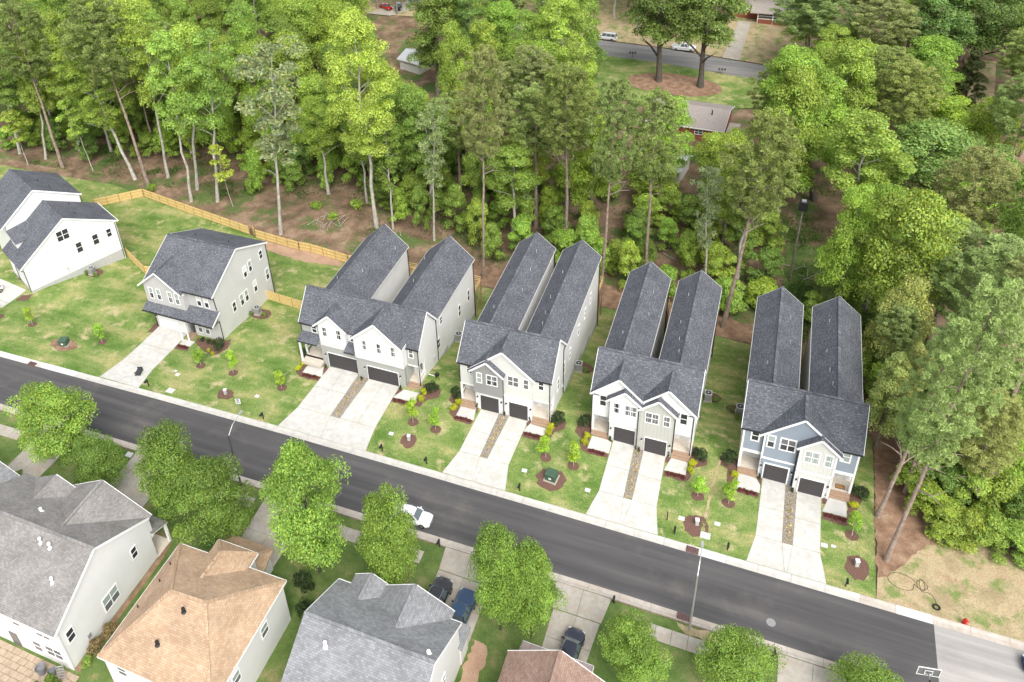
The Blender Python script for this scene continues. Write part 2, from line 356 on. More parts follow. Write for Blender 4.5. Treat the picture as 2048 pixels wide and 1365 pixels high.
def garage(par, x0, x1, y, z0, z1, mt, trim='trim_white'):
    k = .14 if par.get('bt') else .06; f = MB(); f.box(x0-k, x0, y-.07, y+.02, z0, z1+k); f.box(x1, x1+k, y-.07, y+.02, z0, z1+k); f.box(x0, x1, y-.07, y+.02, z1, z1+k)
    g = f.ob('garage_door', trim, par); n = 4; h = (z1-z0)/n
    for i in range(n):
        MB().box(x0+.01, x1-.01, y-.04, y+.02, z0+i*h+.012, z0+(i+1)*h-.012).ob('door_panel', mt, g)
    return g
def wlight(par, x, y, z, mt='gutter_black'):
    mb = MB(); mb.box(x-.07, x+.07, y-.06, y, z-.05, z+.2); mb.cyl((x,y-.14,z+.12), (x,y-.14,z+.28), .12, .03, 6); o = mb.ob('wall_light', mt, par)
    MB().cyl((x,y-.14,z-.14), (x,y-.14,z+.12), .07, .1, 6).ob('lamp_glass', 'lamp_clear', o); return o
def pipe(par, p, h=.42, r=.045, mt='utility_grey'):
    x, y, z = p; mb = MB(); mb.cyl((x,y,z-.15), (x,y,z+h), r, n=7); mb.cyl((x,y,z-.12), (x,y,z+.06), r*1.8, r*1.1, 7); mb.ob('vent_pipe', mt, par)
def steps(par, x0, x1, y, z1, n=3, run=.3, mt='brick_step', base=0):
    for i in range(n):
        z = base+(z1-base)*(n-i)/(n+.0)
        MB().box(x0, x1, y-run*(i+1), y-run*i-.01, base-.3, z-.02-(0 if i == 0 else .0)).ob('step', mt, par)
def porch(par, s, xi, xo, y0, y1, zf, zc, walls, doorm='siding_greywhite'):
    a, b = sorted((s*xi, s*xo))
    MB().box(a, b, y0, y1, -.5, zf).ob('porch_floor', 'porch_floor', par)
    px = s*(xo-.13)
    p = MB().box(px-.12, px+.12, y0+.02, y0+.26, zf, zc).ob('porch_post', 'trim_white', par)
    MB().box(a, b, y0-.03, y0+.14, zc-.02, zc+.28).ob('porch_beam', 'trim_white', par)
    MB().box(px-.06, px+.06, y0+.27, y1, zf+.85, zf+.95).ob('railing', 'trim_white', par)
    dx = (a+b)/2+s*.1
    d = MB().box(dx-.48, dx+.48, y1-.06, y1+.01, zf, zf+2.1).ob('door', doorm, par)
    MB().box(dx-.36, dx+.36, y1-.09, y1-.055, zf+.9, zf+1.95).ob('pane', 'glass_grey', d)
    MB().cyl((dx-s*.4,y1-.12,zf+1), (dx-s*.4,y1-.05,zf+1), .05, n=6).ob('handle', 'gutter_black', d)
    steps(par, a+.05, b-.05, y0, zf, 3)
def deck(par, x0, x1, y0, y1, z, zb):
    mb = MB().box(x0, x1, y0, y1, z-.2, z); d = mb.ob('deck', 'deck_wood', par)
    for x, y in ((x0+.1,y1-.1), (x1-.1,y1-.1), (x1-.1,y0+.2)): MB().bar((x,y,zb), (x,y,z+1), .14, .14, (0,1,0)).ob('deck_post', 'deck_wood', d)
    for a, b in ((z-.4,zb+.8), (zb+.8,z-.4)): MB().bar((x1-.1,y0+.2,a), (x1-.1,y1-.1,b), .08, .08).ob('brace', 'deck_wood', d)
    r = MB()
    for h in (.35, .65, 1.): r.bar((x0,y1-.05,z+h), (x1,y1-.05,z+h), .06, .1); r.bar((x1-.05,y0,z+h), (x1-.05,y1,z+h), .06, .1)
    r.ob('deck_rail', 'fence_wood', d)
def meter(par, x, y, z):
    MB().box(x, x+.12, y-.2, y+.2, z, z+.6).cyl((x+.12,y,z+.4), (x+.2,y,z+.4), .12, n=8).box(x, x+.06, y-.04, y+.04, z-1.4, z).ob('electric_meter', 'utility_grey', par)

def duplex(loc, rz, label, P):
    ro = empty('duplex_house', loc, rz, label, 'house', 'duplex houses')
    ro['bt'] = 1 if P['side'][0] == 'siding_bluegrey' else 0
    W, hw, xi = P['W'], P['whw'], P['wx']; ze, zr, yr, ye = P['ze'], P['zr'], P['yr'], P['ye']; yb, zw, zwe = P['yb'], P['zw'], P['zwe']
    yk = yr+(zr-ze)*(yr-ye)/(zr-ze); sh = 'shingle_dark'; bay = P['bay']; side = P['side']; zc = P['zc']; low = -1.2
    # main roof and upper storey
    roof(ro, [[(-W,ye-.12,ze-.1),(W,ye-.12,ze-.1),(W,yr,zr),(-W,yr,zr)], [(-W,yr,zr),(W,yr,zr),(W,yk,ze-.1),(-W,yk,ze-.1)]], sh)
    cap(ro, [((-W,yr,zr),(W,yr,zr))], sh)
    segs = []
    for s in (-1, 1): segs += [((s*(W+.02),ye-.1,ze-.2),(s*(W+.02),yr,zr-.1)), ((s*(W+.02),yr,zr-.1),(s*(W+.02),yk,ze-.2))]
    trims(ro, segs)
    w = W-.22
    fixn(MB().prism([(.5,zc),(yk-.3,zc),(yk-.3,ze-.1),(yr,zr-.25),(.5,ze-.05)], 'x', -w, w).ob('wall', P['mside'], ro))
    MB().box(-bay[2], bay[3], .02, yk-.3, low, zc).ob('wall', P['mlow'][0], ro)
    for s in (-1, 1):
        a, b = sorted((s*(bay[3] if s > 0 else bay[2])+s*.01, s*w)); MB().box(a, b, side[1], yk-.31, low, zc).ob('wall', P['mside'], ro)
        MB().box(a, b, .46, .5, zc, ze-.12).ob('wall', side[0], ro)
        mb = MB().bar((s*W*1.0, ye-.2, ze-.2), (s*(abs(a if s < 0 else b)-2.0), ye-.2, ze-.2), .13, .12); mb.ob('gutter', 'gutter_black', ro)
        porch(ro, s, (bay[3] if s > 0 else bay[2]), w, .5, side[1], .48, zc-.28, P['mside'])
    # rear wings
    for s in (-1, 1):
        y2 = yb+(P.get('stag', 0) if s > 0 else 0)
        ya = yr+(zr-zw)*(yr-ye)/(zr-ze)-.05; ra = yk-.12
        roof(ro, [[(s*xi-hw,ra,zwe),(s*xi,ya,zw),(s*xi,y2,zw),(s*xi-hw,y2,zwe)], [(s*xi,ya,zw),(s*xi+hw,ra,zwe),(s*xi+hw,y2,zwe),(s*xi,y2,zw)]], sh)
        cap(ro, [((s*xi,ya,zw),(s*xi,y2,zw))], sh)
        zg = T(loc[0]+s*xi, loc[1]+y2)-loc[2]
        gwall(ro, s*xi-hw+.24, s*xi+hw-.24, zg-.8, zwe-.08, s*xi, zw-.22, yk-.32, y2-.25, P['mside'])
        trims(ro, [((s*xi-hw,y2,zwe-.1),(s*xi,y2,zw-.1)), ((s*xi,y2,zw-.1),(s*xi+hw,y2,zwe-.1)), ((s*xi-hw-.02,yk,zwe-.1),(s*xi-hw-.02,y2,zwe-.1)), ((s*xi+hw+.02,yk,zwe-.1),(s*xi+hw+.02,y2,zwe-.1))], 'siding_cream', .06, .16)
        spout(ro, [(s*xi+hw-.1,y2-.35,zwe-.25),(s*xi+hw-.1,y2-.35,zg)])
        mb = MB(); n = 4
        for i in range(n):
            ya, yc = yk-.3+(y2-yk)*i/n, yk-.3+(y2-yk)*(i+1)/n; zz = T(loc[0]+s*(xi+hw), loc[1]+ya)-loc[2]+.35-.25
            mb.box(s*xi-hw+.2, s*xi+hw-.2, ya, yc-.01, zg-.9, zz)
        mb.ob('foundation', 'foundation', ro)
        if P['deck']: deck(ro, s*xi-hw+.4, s*xi+hw-.1, y2-.24, y2+2.6, .3, zg-.1)
    for s, x, y in P['pipes']:
        pipe(ro, (s*xi+x, y, zw-abs(x)*(zw-zwe)/hw))
    for u0, u1, z0, z1, mt, yy in P['fronts']: MB().box(u0, u1, yy, yy+.06, z0, z1).ob('wall', mt, ro)
    for cx, h2, za, z_e, yf, yb2, (x0, x1, zb), mt, bat in P['gables']:
        gable(ro, cx, h2, za, z_e, yf, yb2, sh)
        sl = (za-z_e)/h2; top = lambda x: min(za-abs(x-cx)*sl, za)-.2
        pts = [(x0,zb),(x1,zb),(x1,top(x1)),(cx,top(cx)),(x0,top(x0))]
        fixn(MB().prism(pts, 'y', yf+.25, max(yf+.5, .6)).ob('wall', mt, ro))
        if bat: battens(ro, x0, x1, zb, top, yf+.25, mt)
    for u0, u1, z0, z1, yy in P['belts']: MB().box(u0, u1, yy-.04, yy+.03, z0, z1).ob('belt_board', P['mtrim'], ro)
    for x0, x1, z0, y in P['gar']:
        garage(ro, x0, x1, y, z0, z0+2.43, 'garage_dark', P['gtrim']); 
        for xx in (x0-.36, x1+.36): wlight(ro, xx, y-.02, z0+1.95)
    for a in P['wins']: win(ro, 'y', *a[:5], *a[5:])
    for y0_, y1_, z0_, z1_ in P['swins']: win(ro, 'x', xi+hw-.24 if y0_ > yk else w, (y0_+y1_)/2-.42, (y0_+y1_)/2+.42, z0_+.05, z1_-.05, tw=.05, up='glass_dark')
    for a in P.get('iwins', []): win(ro, 'x', -xi+hw-.24, *a, tw=.05, up='glass_dark')
    for p in P['spouts']: spout(ro, p)
    meter(ro, (xi+hw-.24) if P['W'] > 7 else w, yk-1.6, .7)
    for x, y0, z0, z1 in P.get('corners', []): MB().box(x-.09, x+.09, y0-.03, y0+.05, z0, z1).ob('corner_board', 'trim_white', ro)
    return ro
GB = 'glass_blind'; GD = 'glass_dark'; GG = 'glass_grey'
base = dict(W=5.98, whw=2.74, wx=3.28, ze=6.78, zr=10.4, yr=4.0, ye=.45, yb=24.1, zw=9.18, zwe=6.85, zc=3.35, bay=(0,0,3.6,3.6), deck=True,
            mside='siding_white', mtrim='trim_white', gtrim='trim_white', pipes=[(-1,1.2,19),(-1,1.4,14.5),(-1,-.9,9.5),(1,-1.0,19.5),(1,-1.2,14),(1,-.9,10.5),(1,-.6,8)],
            swins=[(9.6,10.05,2.3,4.1),(14.3,14.75,2.4,4.2),(18,18.4,2.3,4.1),(21.2,21.7,2.4,4.2),(3.8,4.3,2.1,4.1),(6.75,7.15,2.3,4.2)])
D2 = dict(base); D2.update(yb=26.7, mlow=('siding_brightwhite',), side=('siding_cream',2.3), pipes=base['pipes']+[(-1,.9,23)],
    gables=[(0,4.05,10.3,6.75,-.15,3.95,(-3.6,3.6,3.25),'siding_cream',0), (-1.86,2.2,8.62,6.72,-.72,2.2,(-3.6,.03,3.2),'board_grey',1)],
    fronts=[], belts=[(.05,3.62,3.2,3.32,-.02)],
    gar=[(-2.95,-.59,0,0), (.74,3.1,.0,0)],
    wins=[(-.47,-3.2,-2.46,4.88,6.55,1,.1,GB,GB), (-.47,-1.95,-.5,4.88,6.55,2,.1,GG,GD), (.1,.55,2.0,5.0,6.65,2,.1,GG,GG), (.1,2.5,3.25,5.0,6.65,1,.1,GG,GG), (.46,-4.8,-4.05,5.1,6.6,1,.1,GG,GD), (.46,4.25,5.0,5.1,6.6,1,.1,GD,GD)],
    spouts=[[(.05,-.52,6.5),(.05,-.08,6.0),(.05,-.08,.0)], [(5.7,.2,6.6),(5.7,.42,6.3),(5.7,.42,0)], [(5.9,7.0,7.0),(5.82,6.5,6.6),(5.82,6.5,-.6)], [(-5.7,.42,6.4),(-5.7,.42,3.4)]])
D3 = dict(base); D3.update(mlow=('siding_brightwhite',), side=('siding_brightwhite',2.3), yb=24.3,
    gables=[(-2.72,3.25,9.85,6.8,-.0,3.6,(-5.7,-.1,3.4),'siding_brightwhite',0), (-1.9,2.15,8.65,6.75,-.6,2.2,(-3.6,-.25,3.2),'board_white',1),
            (2.74,3.25,9.85,6.8,-.0,3.6,(.2,5.7,3.4),'siding_brightwhite',0), (1.82,2.2,8.5,6.55,-.6,2.2,(-.25,3.6,.0),'board_greige',1)],
    fronts=[(-5.7,-3.62,3.35,6.7,.22,), (3.62,5.7,3.35,6.7,.22)],
    belts=[(-3.6,-.26,3.02,3.18,.0)], gar=[(-3.0,-.58,0,.0), (.62,3.05,-.15,-.37)],
    wins=[(-.35,-3.2,-2.4,4.95,6.6,1,.1,GD,GD), (-.35,-1.95,-.45,4.95,6.6,2,.1,GG,GG), (-.35,.42,1.98,4.65,6.3,2,.1,GG,GG), (-.35,2.42,3.22,4.65,6.3,1,.1,GG,GG), (.22,-4.9,-4.05,5.0,6.75,1,.1,GD,GD), (.22,4.12,5.0,5.05,6.8,1,.1,GD,GD)],
    spouts=[[(-3.66,-.3,6.4),(-3.66,.16,6.2),(-3.66,.16,0)], [(-.3,-.45,6.3),(-.3,-.45,0)], [(3.68,-.3,6.3),(3.68,.16,6.1),(3.68,.16,0)], [(-5.75,.2,6.6),(-5.75,.2,0)], [(5.62,.18,6.4),(5.62,.18,.5)]])
for f_ in (D3,): f_['fronts'] = [(a, b, c, d, f_['side'][0], e) for a, b, c, d, e in f_['fronts']]
D4 = dict(base); D4.update(yb=23.9, mlow=('siding_bluegrey',), side=('siding_bluegrey',2.3), gtrim='trim_white',
    gables=[(0,4.1,10.25,6.62,-.15,3.9,(-3.6,3.6,3.3),'siding_bluegrey',0), (1.86,2.2,8.62,6.65,-.85,2.6,(.0,3.62,.0),'board_cream',1)],
    fronts=[], belts=[(-3.6,-.04,3.15,3.38,-.0), (.0,3.62,3.1,3.34,-.61), (-5.76,-3.6,3.3,3.5,.46), (3.64,5.76,3.3,3.5,.46)],
    gar=[(-3.05,-.65,0,0), (.58,2.99,-.12,-.62)],
    wins=[(-.0+.1,-3.3,-2.4,4.9,6.8,1,.15,GB,GD), (.1,-2.02,-.35,4.9,6.8,2,.15,GG,GD), (-.6,.45,2.02,4.7,6.5,2,.12,GB,GB), (-.6,2.42,3.28,4.7,6.5,1,.12,GB,GB), (.46,-4.95,-4.0,4.95,6.65,1,.15,GD,GD), (.46,3.95,5.0,4.95,6.65,1,.15,GB,GB)],
    spouts=[[(-.12,-.05,6.6),(-.12,-.05,0)]], corners=[(-5.66,.46,.48,6.6),(-3.52,.05,.0,6.6),(3.53,-.62,0,6.5),(.09,-.62,0,6.6),(5.66,.46,.48,6.6)])
D1 = dict(base); D1.update(W=8.85, whw=3.63, wx=5.23, ze=6.42, zr=10.1, yr=3.58, ye=.45, yb=20.8, zw=9.8, zwe=6.43, bay=(0,0,5.6,7.0), zc=3.5, mlow=('siding_sage',), side=('siding_sage',2.2),
    pipes=[(-1,1.3,10.5),(-1,-1.4,8),(-1,2.6,18.4),(1,-1.5,10.8),(1,-2.8,17.6)],
    gables=[(-3.72,2.5,9.15,6.9,-.32,3.4,(-5.6,-1.5,3.55),'board_white',1), (3.38,3.6,10.15,6.95,-.98,3.5,(.02,7.0,3.55),'board_white',1)],
    fronts=[(.02,7.0,-.4,3.55,'siding_sage',-.55), (-5.6,-.0,-.4,3.55,'siding_sage',-.04)], belts=[],
    gar=[(-4.66,-.28,0,-.06), (1.54,5.98,-.02,-.57)],
    wins=[(-.07,-4.95,-4.32,5.3,6.85,1,.05,GD,GD), (-.07,-2.85,-2.2,5.3,6.85,1,.05,GD,GD), (-.73,1.28,1.95,5.3,6.9,1,.05,GG,GG), (-.73,3.35,4.02,5.3,6.9,1,.05,GD,GG), (-.73,5.35,6.02,5.3,6.9,1,.05,GG,GG), (.46,7.25,8.0,4.6,6.2,1,.11,GG,GG), (.46,-7.0,-6.15,4.9,6.3,1,.11,GD,GD), (.46,-1.2,-.35,4.9,6.0,1,.11,GD,GD)],
    swins=[(18.1,18.55,.5,2.6),(14.45,14.95,.5,2.6),(7.95,8.35,4.4,5.65),(6.75,7.1,1.1,2.85)], iwins=[(7.4,7.9,4.3,5.6)],
    spouts=[[(8.55,.2,6.3),(8.62,.42,6.1),(8.62,.42,0)], [(8.75,6.6,6.6),(8.68,6.4,6.2),(8.68,6.4,-2.)], [(-.02,-.1,3.4),(-.02,-.1,0)], [(-8.6,.42,6.2),(-8.6,.42,4.8)]])
L1 = 'wide duplex with two white board gables, sage grey lower floor and two double garages'
L2 = 'cream duplex with a dark grey board gable over the left of its two garages'
L3 = 'white duplex whose right garage sits under a greige board gable'
L4 = 'blue-grey duplex with a cream board gable over its right garage'
h1 = duplex((-36.777, 0.341, 0.366), R(-.53), L1, D1); h2 = duplex((-16.386, -0.696, 0.657), R(.1), L2, D2); h3 = duplex((0.0, 0.001, 0.186), R(.1), L3, D3); h4 = duplex((16.563, 0.355, -0.163), R(.15), L4, D4)
for s0, s1, ya in ((-8.62,-5.55,-1.0), (-1.55,-.0,-.95)):    # the small lean-to roofs of the wide duplex
    roof(h1, [[(s0,ya,4.2),(s1,ya,4.2),(s1,.45,4.85),(s0,.45,4.85)]], 'shingle_dark', .12)
    MB().bar((s0,ya-.05,4.1),(s1,ya-.05,4.1),.1,.1).ob('gutter', 'gutter_black', h1)
MB().box(-8.55,-8.33,-.9,-.68,.3,4.1).ob('porch_post', 'trim_white', h1)
MB().box(-8.55,-5.62,-.9,.5,.0,.46).ob('porch_floor', 'porch_floor', h1)

# ---------------------------------------------------------------- grey single house left of the duplexes
hb = empty('detached_house', (-65.505, 0.889, -1.045), R(-1.0), 'light grey two-storey house with white garage door and a full-width lean-to roof', 'house')
sh = 'shingle_dark'; SG = 'siding_greywhite'
fixn(MB().prism([(.3,-1.5),(13.8,-2.6),(13.8,8.6),(6.73,12.1),(.3,8.5)], 'x', -5.95, 5.95).ob('wall', SG, hb))
roof(hb, [[(-6.15,-.35,8.65),(6.15,-.35,8.65),(6.15,6.73,12.35),(-6.15,6.73,12.35)], [(-6.15,6.73,12.35),(6.15,6.73,12.35),(6.15,14.1,8.65),(-6.15,14.1,8.65)]], sh)
cap(hb, [((-6.1,6.73,12.35),(6.1,6.73,12.35))], sh)
trims(hb, [((6.17,-.35,8.53),(6.17,6.73,12.23)), ((6.17,6.73,12.23),(6.17,14.1,8.53)), ((-6.17,-.35,8.53),(-6.17,6.73,12.23)), ((-6.17,6.73,12.23),(-6.17,14.1,8.53))])
MB().bar((1.1,-.42,8.5),(6.15,-.42,8.5),.12,.12).ob('gutter', 'gutter_black', hb)
gable(hb, -2.9, 3.85, 11.3, 8.25, -.95, 5.6, sh)
top = lambda x: 11.1-abs(x+2.9)*.79
fixn(MB().prism([(-5.9,4.9),(1.15,4.9),(1.15,top(1.15)),(-2.9,11.05),(-5.9,top(-5.9))], 'y', -.6, 1).ob('wall', 'board_lightgrey', hb))
battens(hb, -5.9, 1.15, 4.9, top, -.6, 'board_lightgrey')
MB().box(1.15,5.95,.24,.31,4.9,8.4).ob('wall', 'board_lightgrey', hb)
MB().box(-5.9,.0,.02,.6,-1,4.8).ob('wall', SG, hb); MB().box(1.1,5.93,.2,.4,-1,4.8).ob('wall', SG, hb)
roof(hb, [[(-6.15,-1.85,4.55),(6.4,-1.85,4.55),(6.4,.3,5.75),(-6.15,.3,5.75)]], sh)
trims(hb, [((6.42,-1.85,4.45),(6.42,.3,5.65))]); MB().bar((-6.2,-1.92,4.42),(6.45,-1.92,4.42),.12,.12).ob('gutter', 'gutter_black', hb)
garage(hb, -5.4,-.45,.0,.0,2.5,'garage_white'); wlight(hb,-5.72,-.0,2.0)
for x in (-5.85, -.2, 1.05): MB().box(x-.09,x+.09,-1.6,-1.42,-.2,4.4).ob('porch_post', 'trim_white', hb) if x != -5.85 else None
MB().box(.05,1.05,.3,.38,.35,2.5).ob('door', 'garage_dark', hb)
steps(hb, -.1, 1.15, .25, .4, 3, .42)
for a in [(-.6,-5.2,-4.35,6.05,8.1,1,.11,GB,GD),(-.6,-3.8,-2.95,6.05,8.1,1,.11,GB,GD),(-.6,-1.75,-.9,6.05,8.1,1,.11,GB,GG),(-.6,-.5,.35,6.05,8.1,1,.11,GB,GG),(.24,2.7,3.55,5.95,7.95,1,.11,'siding_white',GD),(.24,4.0,4.85,5.95,7.95,1,.11,'siding_white',GD),(.2,1.65,2.5,.8,2.7,1,.11,GB,GG),(.2,2.95,3.8,.8,2.7,1,.11,GB,GG)]: win(hb, 'y', *a)
for a in [(12.0,12.45,6.5,8.5,GD),(7.6,8.2,6.1,8.5,'siding_white'),(9.0,9.55,6.2,8.6,GB),(12.6,13.15,2.1,4.6,GB),(9.25,9.8,2.2,4.7,'siding_white'),(5.7,6.2,2.3,4.8,GB),(6.9,7.4,2.2,4.7,GB),(3.8,4.25,2.6,4.8,GD)]: win(hb, 'x', 5.95, (a[0]+a[1])/2-.46, (a[0]+a[1])/2+.46, a[2]+.2, a[3]-.2, up=a[4])
spout(hb, [(5.7,-.3,8.4),(5.99,.1,8.1),(6.02,.25,5.9)]); spout(hb, [(6.3,-1.8,4.3),(6.02,-.1,4.1),(6.02,.22,3.9),(6.02,.22,-.4)]); spout(hb, [(6.02,13.7,8.4),(6.02,13.7,-1.2)])
spout(hb, [(-5.95,-.1,4.2),(-5.95,-.1,0)])
for x in (-2.8, 3.2): pipe(hb, (x,9.0,12.35-.502*2.27), .5, .05, 'gutter_black')

# ---------------------------------------------------------------- white gabled house at the far left
ha = empty('detached_house', (-97.2, 1.2, -.8), R(-24.8), 'white two-storey house with stepped gable end walls and a roof dormer', 'house')
z = .8
fixn(MB().prism([(0,-1.2),(16.1,-2.4),(16.1,5.9),(8.05,10.1),(0,4.8)], 'x', -8.2, -.0).ob('wall', 'siding_brightwhite', ha))
roof(ha, [[(-8.2,-.6,4.65),(.2,-.6,4.65),(.2,8.05,10.3),(-8.2,8.05,10.3)], [(-8.2,8.05,10.3),(.2,8.05,10.3),(.2,16.5,5.75),(-8.2,16.5,5.75)]], sh)
cap(ha, [((-8.1,8.05,10.3),(.2,8.05,10.3))], sh)
trims(ha, [((.22,-.6,4.55),(.22,8.05,10.2)), ((.22,8.05,10.2),(.22,16.5,5.65))]); MB().bar((-8.2,16.6,5.6),(.2,16.6,5.6),.12,.12).ob('gutter','trim_white',ha)
MB().box(-8.6,.03,.0,.0+16.0,-3.2,.05).ob('foundation', 'foundation', ha)
fixn(MB().prism([(1.2,-1.2),(14,-2.2),(14,8.7),(7.0,12.6),(1.2,8.6)], 'x', -18.5, -8.22).ob('wall', 'siding_brightwhite', ha))
roof(ha, [[(-18.8,.4,8.35),(-8.0,.4,8.35),(-8.0,7.0,12.85),(-18.8,7.0,12.85)], [(-18.8,7.0,12.85),(-8.0,7.0,12.85),(-8.0,14.4,8.7),(-18.8,14.4,8.7)]], sh)
cap(ha, [((-18.8,7,12.85),(-8,7,12.85))], sh); trims(ha, [((-7.98,.4,8.25),(-7.98,7,12.75)), ((-7.98,7,12.75),(-7.98,14.4,8.6))])
roof(ha, [[(-7.6,.9,7.9),(-4.2,.9,6.9),(-4.2,4.4,6.95),(-7.6,7.0,8.6)]], sh, .12, 'dormer_roof')
fixn(MB().prism([(1.1,5.6),(4.6,7.7),(4.6,6.9),(1.1,6.9)], 'x', -6.9, -4.5).ob('dormer_wall', 'siding_brightwhite', ha))
for a in [(6.3,8.4,6.3,8.3,2,.1,GD,GD),(8.7,9.75,2.9,4.9,1,.07,GD,GD),(11.6,12.65,3.0,5.0,1,.07,GD,GD),(14.1,15.0,3.3,4.9,1,.07,GD,GD)]: win(ha, 'x', 0.0, *a)
spout(ha, [(-.2,-.7,4.5),(.05,-.1,4.0),(.05,-.1,.0)]); spout(ha, [(.05,15.9,5.5),(.05,15.9,-1.6)]); spout(ha, [(-8.1,14.1,8.4),(-8.1,14.1,-1.)]); spout(ha, [(-4.6,-.15,4.4),(-4.6,-.15,0)])
garage(ha, -7.4, -5.0, -.02, 0, 2.4, 'garage_white')
for x, y in ((-6.5,11.5), (-2.2,10.8), (-13,9.5), (-10.2,10.3)): pipe(ha, (x,y,(10.3-(y-8.05)*.54) if x > -8.2 else 12.85-(y-7)*.56), .5, .05, 'gutter_black')
MB().box(0,.1,6.3,6.6,.9,1.3).box(0,.06,6.42,6.5,-.6,.9).ob('electric_meter','utility_grey',ha)

# ---------------------------------------------------------------- older houses on the near side
def vent(par, p, h=.5, mt='trim_white'):
    x, y, z = p; MB().cyl((x,y,z-.1),(x,y,z+h),.09,n=8).cyl((x,y,z+h),(x,y,z+h+.15),.19,.16,8).cyl((x,y,z-.1),(x,y,z+.08),.3,.15,8).ob('roof_vent', mt, par)
f1 = empty('detached_house', (-45.6,-38.7,0), 0, 'white-sided house with weathered grey-beige shingles behind a paver patio', 'house')
sg = 'shingle_grey'
fixn(MB().prism([(-6.6,-.3),(6.6,-.3),(6.6,6.0),(0,9.8),(-6.6,6.0)], 'x', -17, 0).ob('wall', 'siding_white', f1))
roof(f1, [[(-17.2,-6.95,6.15),(.2,-6.95,6.15),(.2,0,10.05),(-17.2,0,10.05)], [(-17.2,0,10.05),(.2,0,10.05),(.2,6.95,6.15),(-17.2,6.95,6.15)]], sg)
cap(f1, [((-17.2,0,10.05),(.2,0,10.05))], sg)
trims(f1, [((.22,-6.95,6.05),(.22,0,9.95)), ((.22,0,9.95),(.22,6.95,6.05))], w=.08); MB().bar((-17.2,-7.05,6.05),(.2,-7.05,6.05),.14,.14).ob('gutter', 'trim_white', f1)
roof(f1, [[(-5.4,7.4,9.25),(.24,7.4,6.1),(.24,6.9,6.1),(-5.4,1.1,9.25)], [(-5.4,7.4,9.25),(-10.9,7.4,6.15),(-10.9,6.9,6.15),(-5.4,1.1,9.25)]], sg)
cap(f1, [((-5.4,7.4,9.25),(-5.4,1.2,9.25))], sg)
gwall(f1, -10.4, -.05, 3, 6.2, -5.4, 9.0, 6.5, 7.1, 'siding_white')
trims(f1, [((-5.4,7.42,9.15),(.24,7.42,6.0)),((-5.4,7.42,9.15),(-10.9,7.42,6.05))])
roof(f1, [[(-11.9,6.9,8.1),(-8.3,6.9,6.2),(-8.3,5,6.2),(-11.9,2.5,8.1)], [(-11.9,6.9,8.1),(-15.5,6.9,6.2),(-15.5,5,6.2),(-11.9,2.5,8.1)]], sg)
trims(f1, [((-11.9,6.95,8.02),(-8.3,6.95,6.12))])
roof(f1, [[(-2.6,9.0,3.1),(.25,9.0,3.1),(.25,6.7,4.0),(-2.6,6.7,4.0)]], sg); MB().bar((.2,9.0,2.95),(.2,6.7,3.8),.08,.2).ob('fascia','trim_white',f1)
MB().box(-.15,.13,8.6,8.86,0,2.95).ob('porch_post','trim_white',f1); MB().box(-2.6,.1,6.6,8.8,0,.12).ob('porch_floor','porch_floor',f1)
for a in [(3.6,4.5,3.3,4.9,1,.1,GD,GD),(-1.3,.9,1.4,3.4,2,.1,GB,GG),(-5.9,-4.9,3.2,4.9,1,.1,GD,GD)]: win(f1, 'x', .0, *a)
MB().box(0,.08,-4.0,-3.6,1.2,1.7).ob('wall_vent', 'ac_grey', f1)
for x0, x1, z0, z1, c_ in [(-3.1,-1.2,4.1,5.5,2),(-6.2,-5.1,4.1,5.5,1),(-2.8,-.6,1.1,2.8,2),(-4.5,-3.3,.9,2.6,1)]: win(f1, 'y', -6.6, x0, x1, z0, z1, c_, .1, GG, GG)
MB().box(-7.6,-6.6,-6.68,-6.58,.1,2.2).ob('door','glass_grey',f1)
for p in [(-5.9,-1.0,9.45),(-4.6,-1.1,9.4),(-2.6,-3.4,8.1)]: vent(f1, p)
vent(f1, (-9.2,2.2,8.8), .35)
MB().bar((.06,-6.55,6),(.06,-6.55,0),.1,.1,(0,1,0)).ob('downspout','trim_white',f1)
f2 = empty('detached_house', (-34.1,-39.2,0), 0, 'white house with tan shingled hip roof and stacked front bays', 'house')
tn = 'shingle_tan'; E = 6.05; ap = (-2.0,0,8.95); bp_ = (1.75,.2,8.95)
roof(f2, [[(-6.25,6.1,E),(-6.25,-6.4,E),ap], [(-6.25,-6.4,E),(6.25,-6.4,E),bp_,ap], [(6.25,-6.4,E),(6.25,6.3,E),bp_], [(6.25,6.3,E),(-6.25,6.1,E),ap,bp_]], tn)
cap(f2, [(ap,bp_),((-6.2,6.05,E),ap),((-6.2,-6.35,E),ap),((6.2,-6.35,E),bp_),((6.2,6.25,E),bp_)], 'shingle_tan')
MB().box(-5.95,5.95,-6.1,6.0,-.3,E-.12).ob('wall', 'siding_white', f2)
trims(f2, [((-6.25,-6.4,E-.1),(6.25,-6.4,E-.1)), ((6.27,-6.4,E-.1),(6.27,6.3,E-.1)), ((-6.27,-6.4,E-.1),(-6.27,6.1,E-.1)), ((-6.25,6.15,E-.1),(6.25,6.35,E-.1))], h=.18)
nd = (-.9,6.0,7.35)
roof(f2, [[(-2.7,7.9,E+.02),nd,(-.9,2.2,7.6),(-2.7,3,E+.4)], [(2.0,7.9,E+.02),nd,(-2.7,7.9,E+.02)], [nd,(2.0,7.9,E+.02),(2.0,4,E+.4),(-.9,2.2,7.6)]], tn)
cap(f2, [(nd,(-2.6,7.8,E+.05)),(nd,(1.9,7.8,E+.05)),(nd,(-.9,2.6,7.6))], tn); MB().box(-2.4,1.7,5,7.55,0,E-.1).ob('wall','siding_white',f2)
trims(f2, [((-2.7,7.95,E-.1),(2.0,7.95,E-.1)),((-2.75,7.9,E-.1),(-2.75,6,E-.1)),((2.05,7.9,E-.1),(2.05,6,E-.1))], h=.16)
n2 = (-1.9,8.6,4.2)
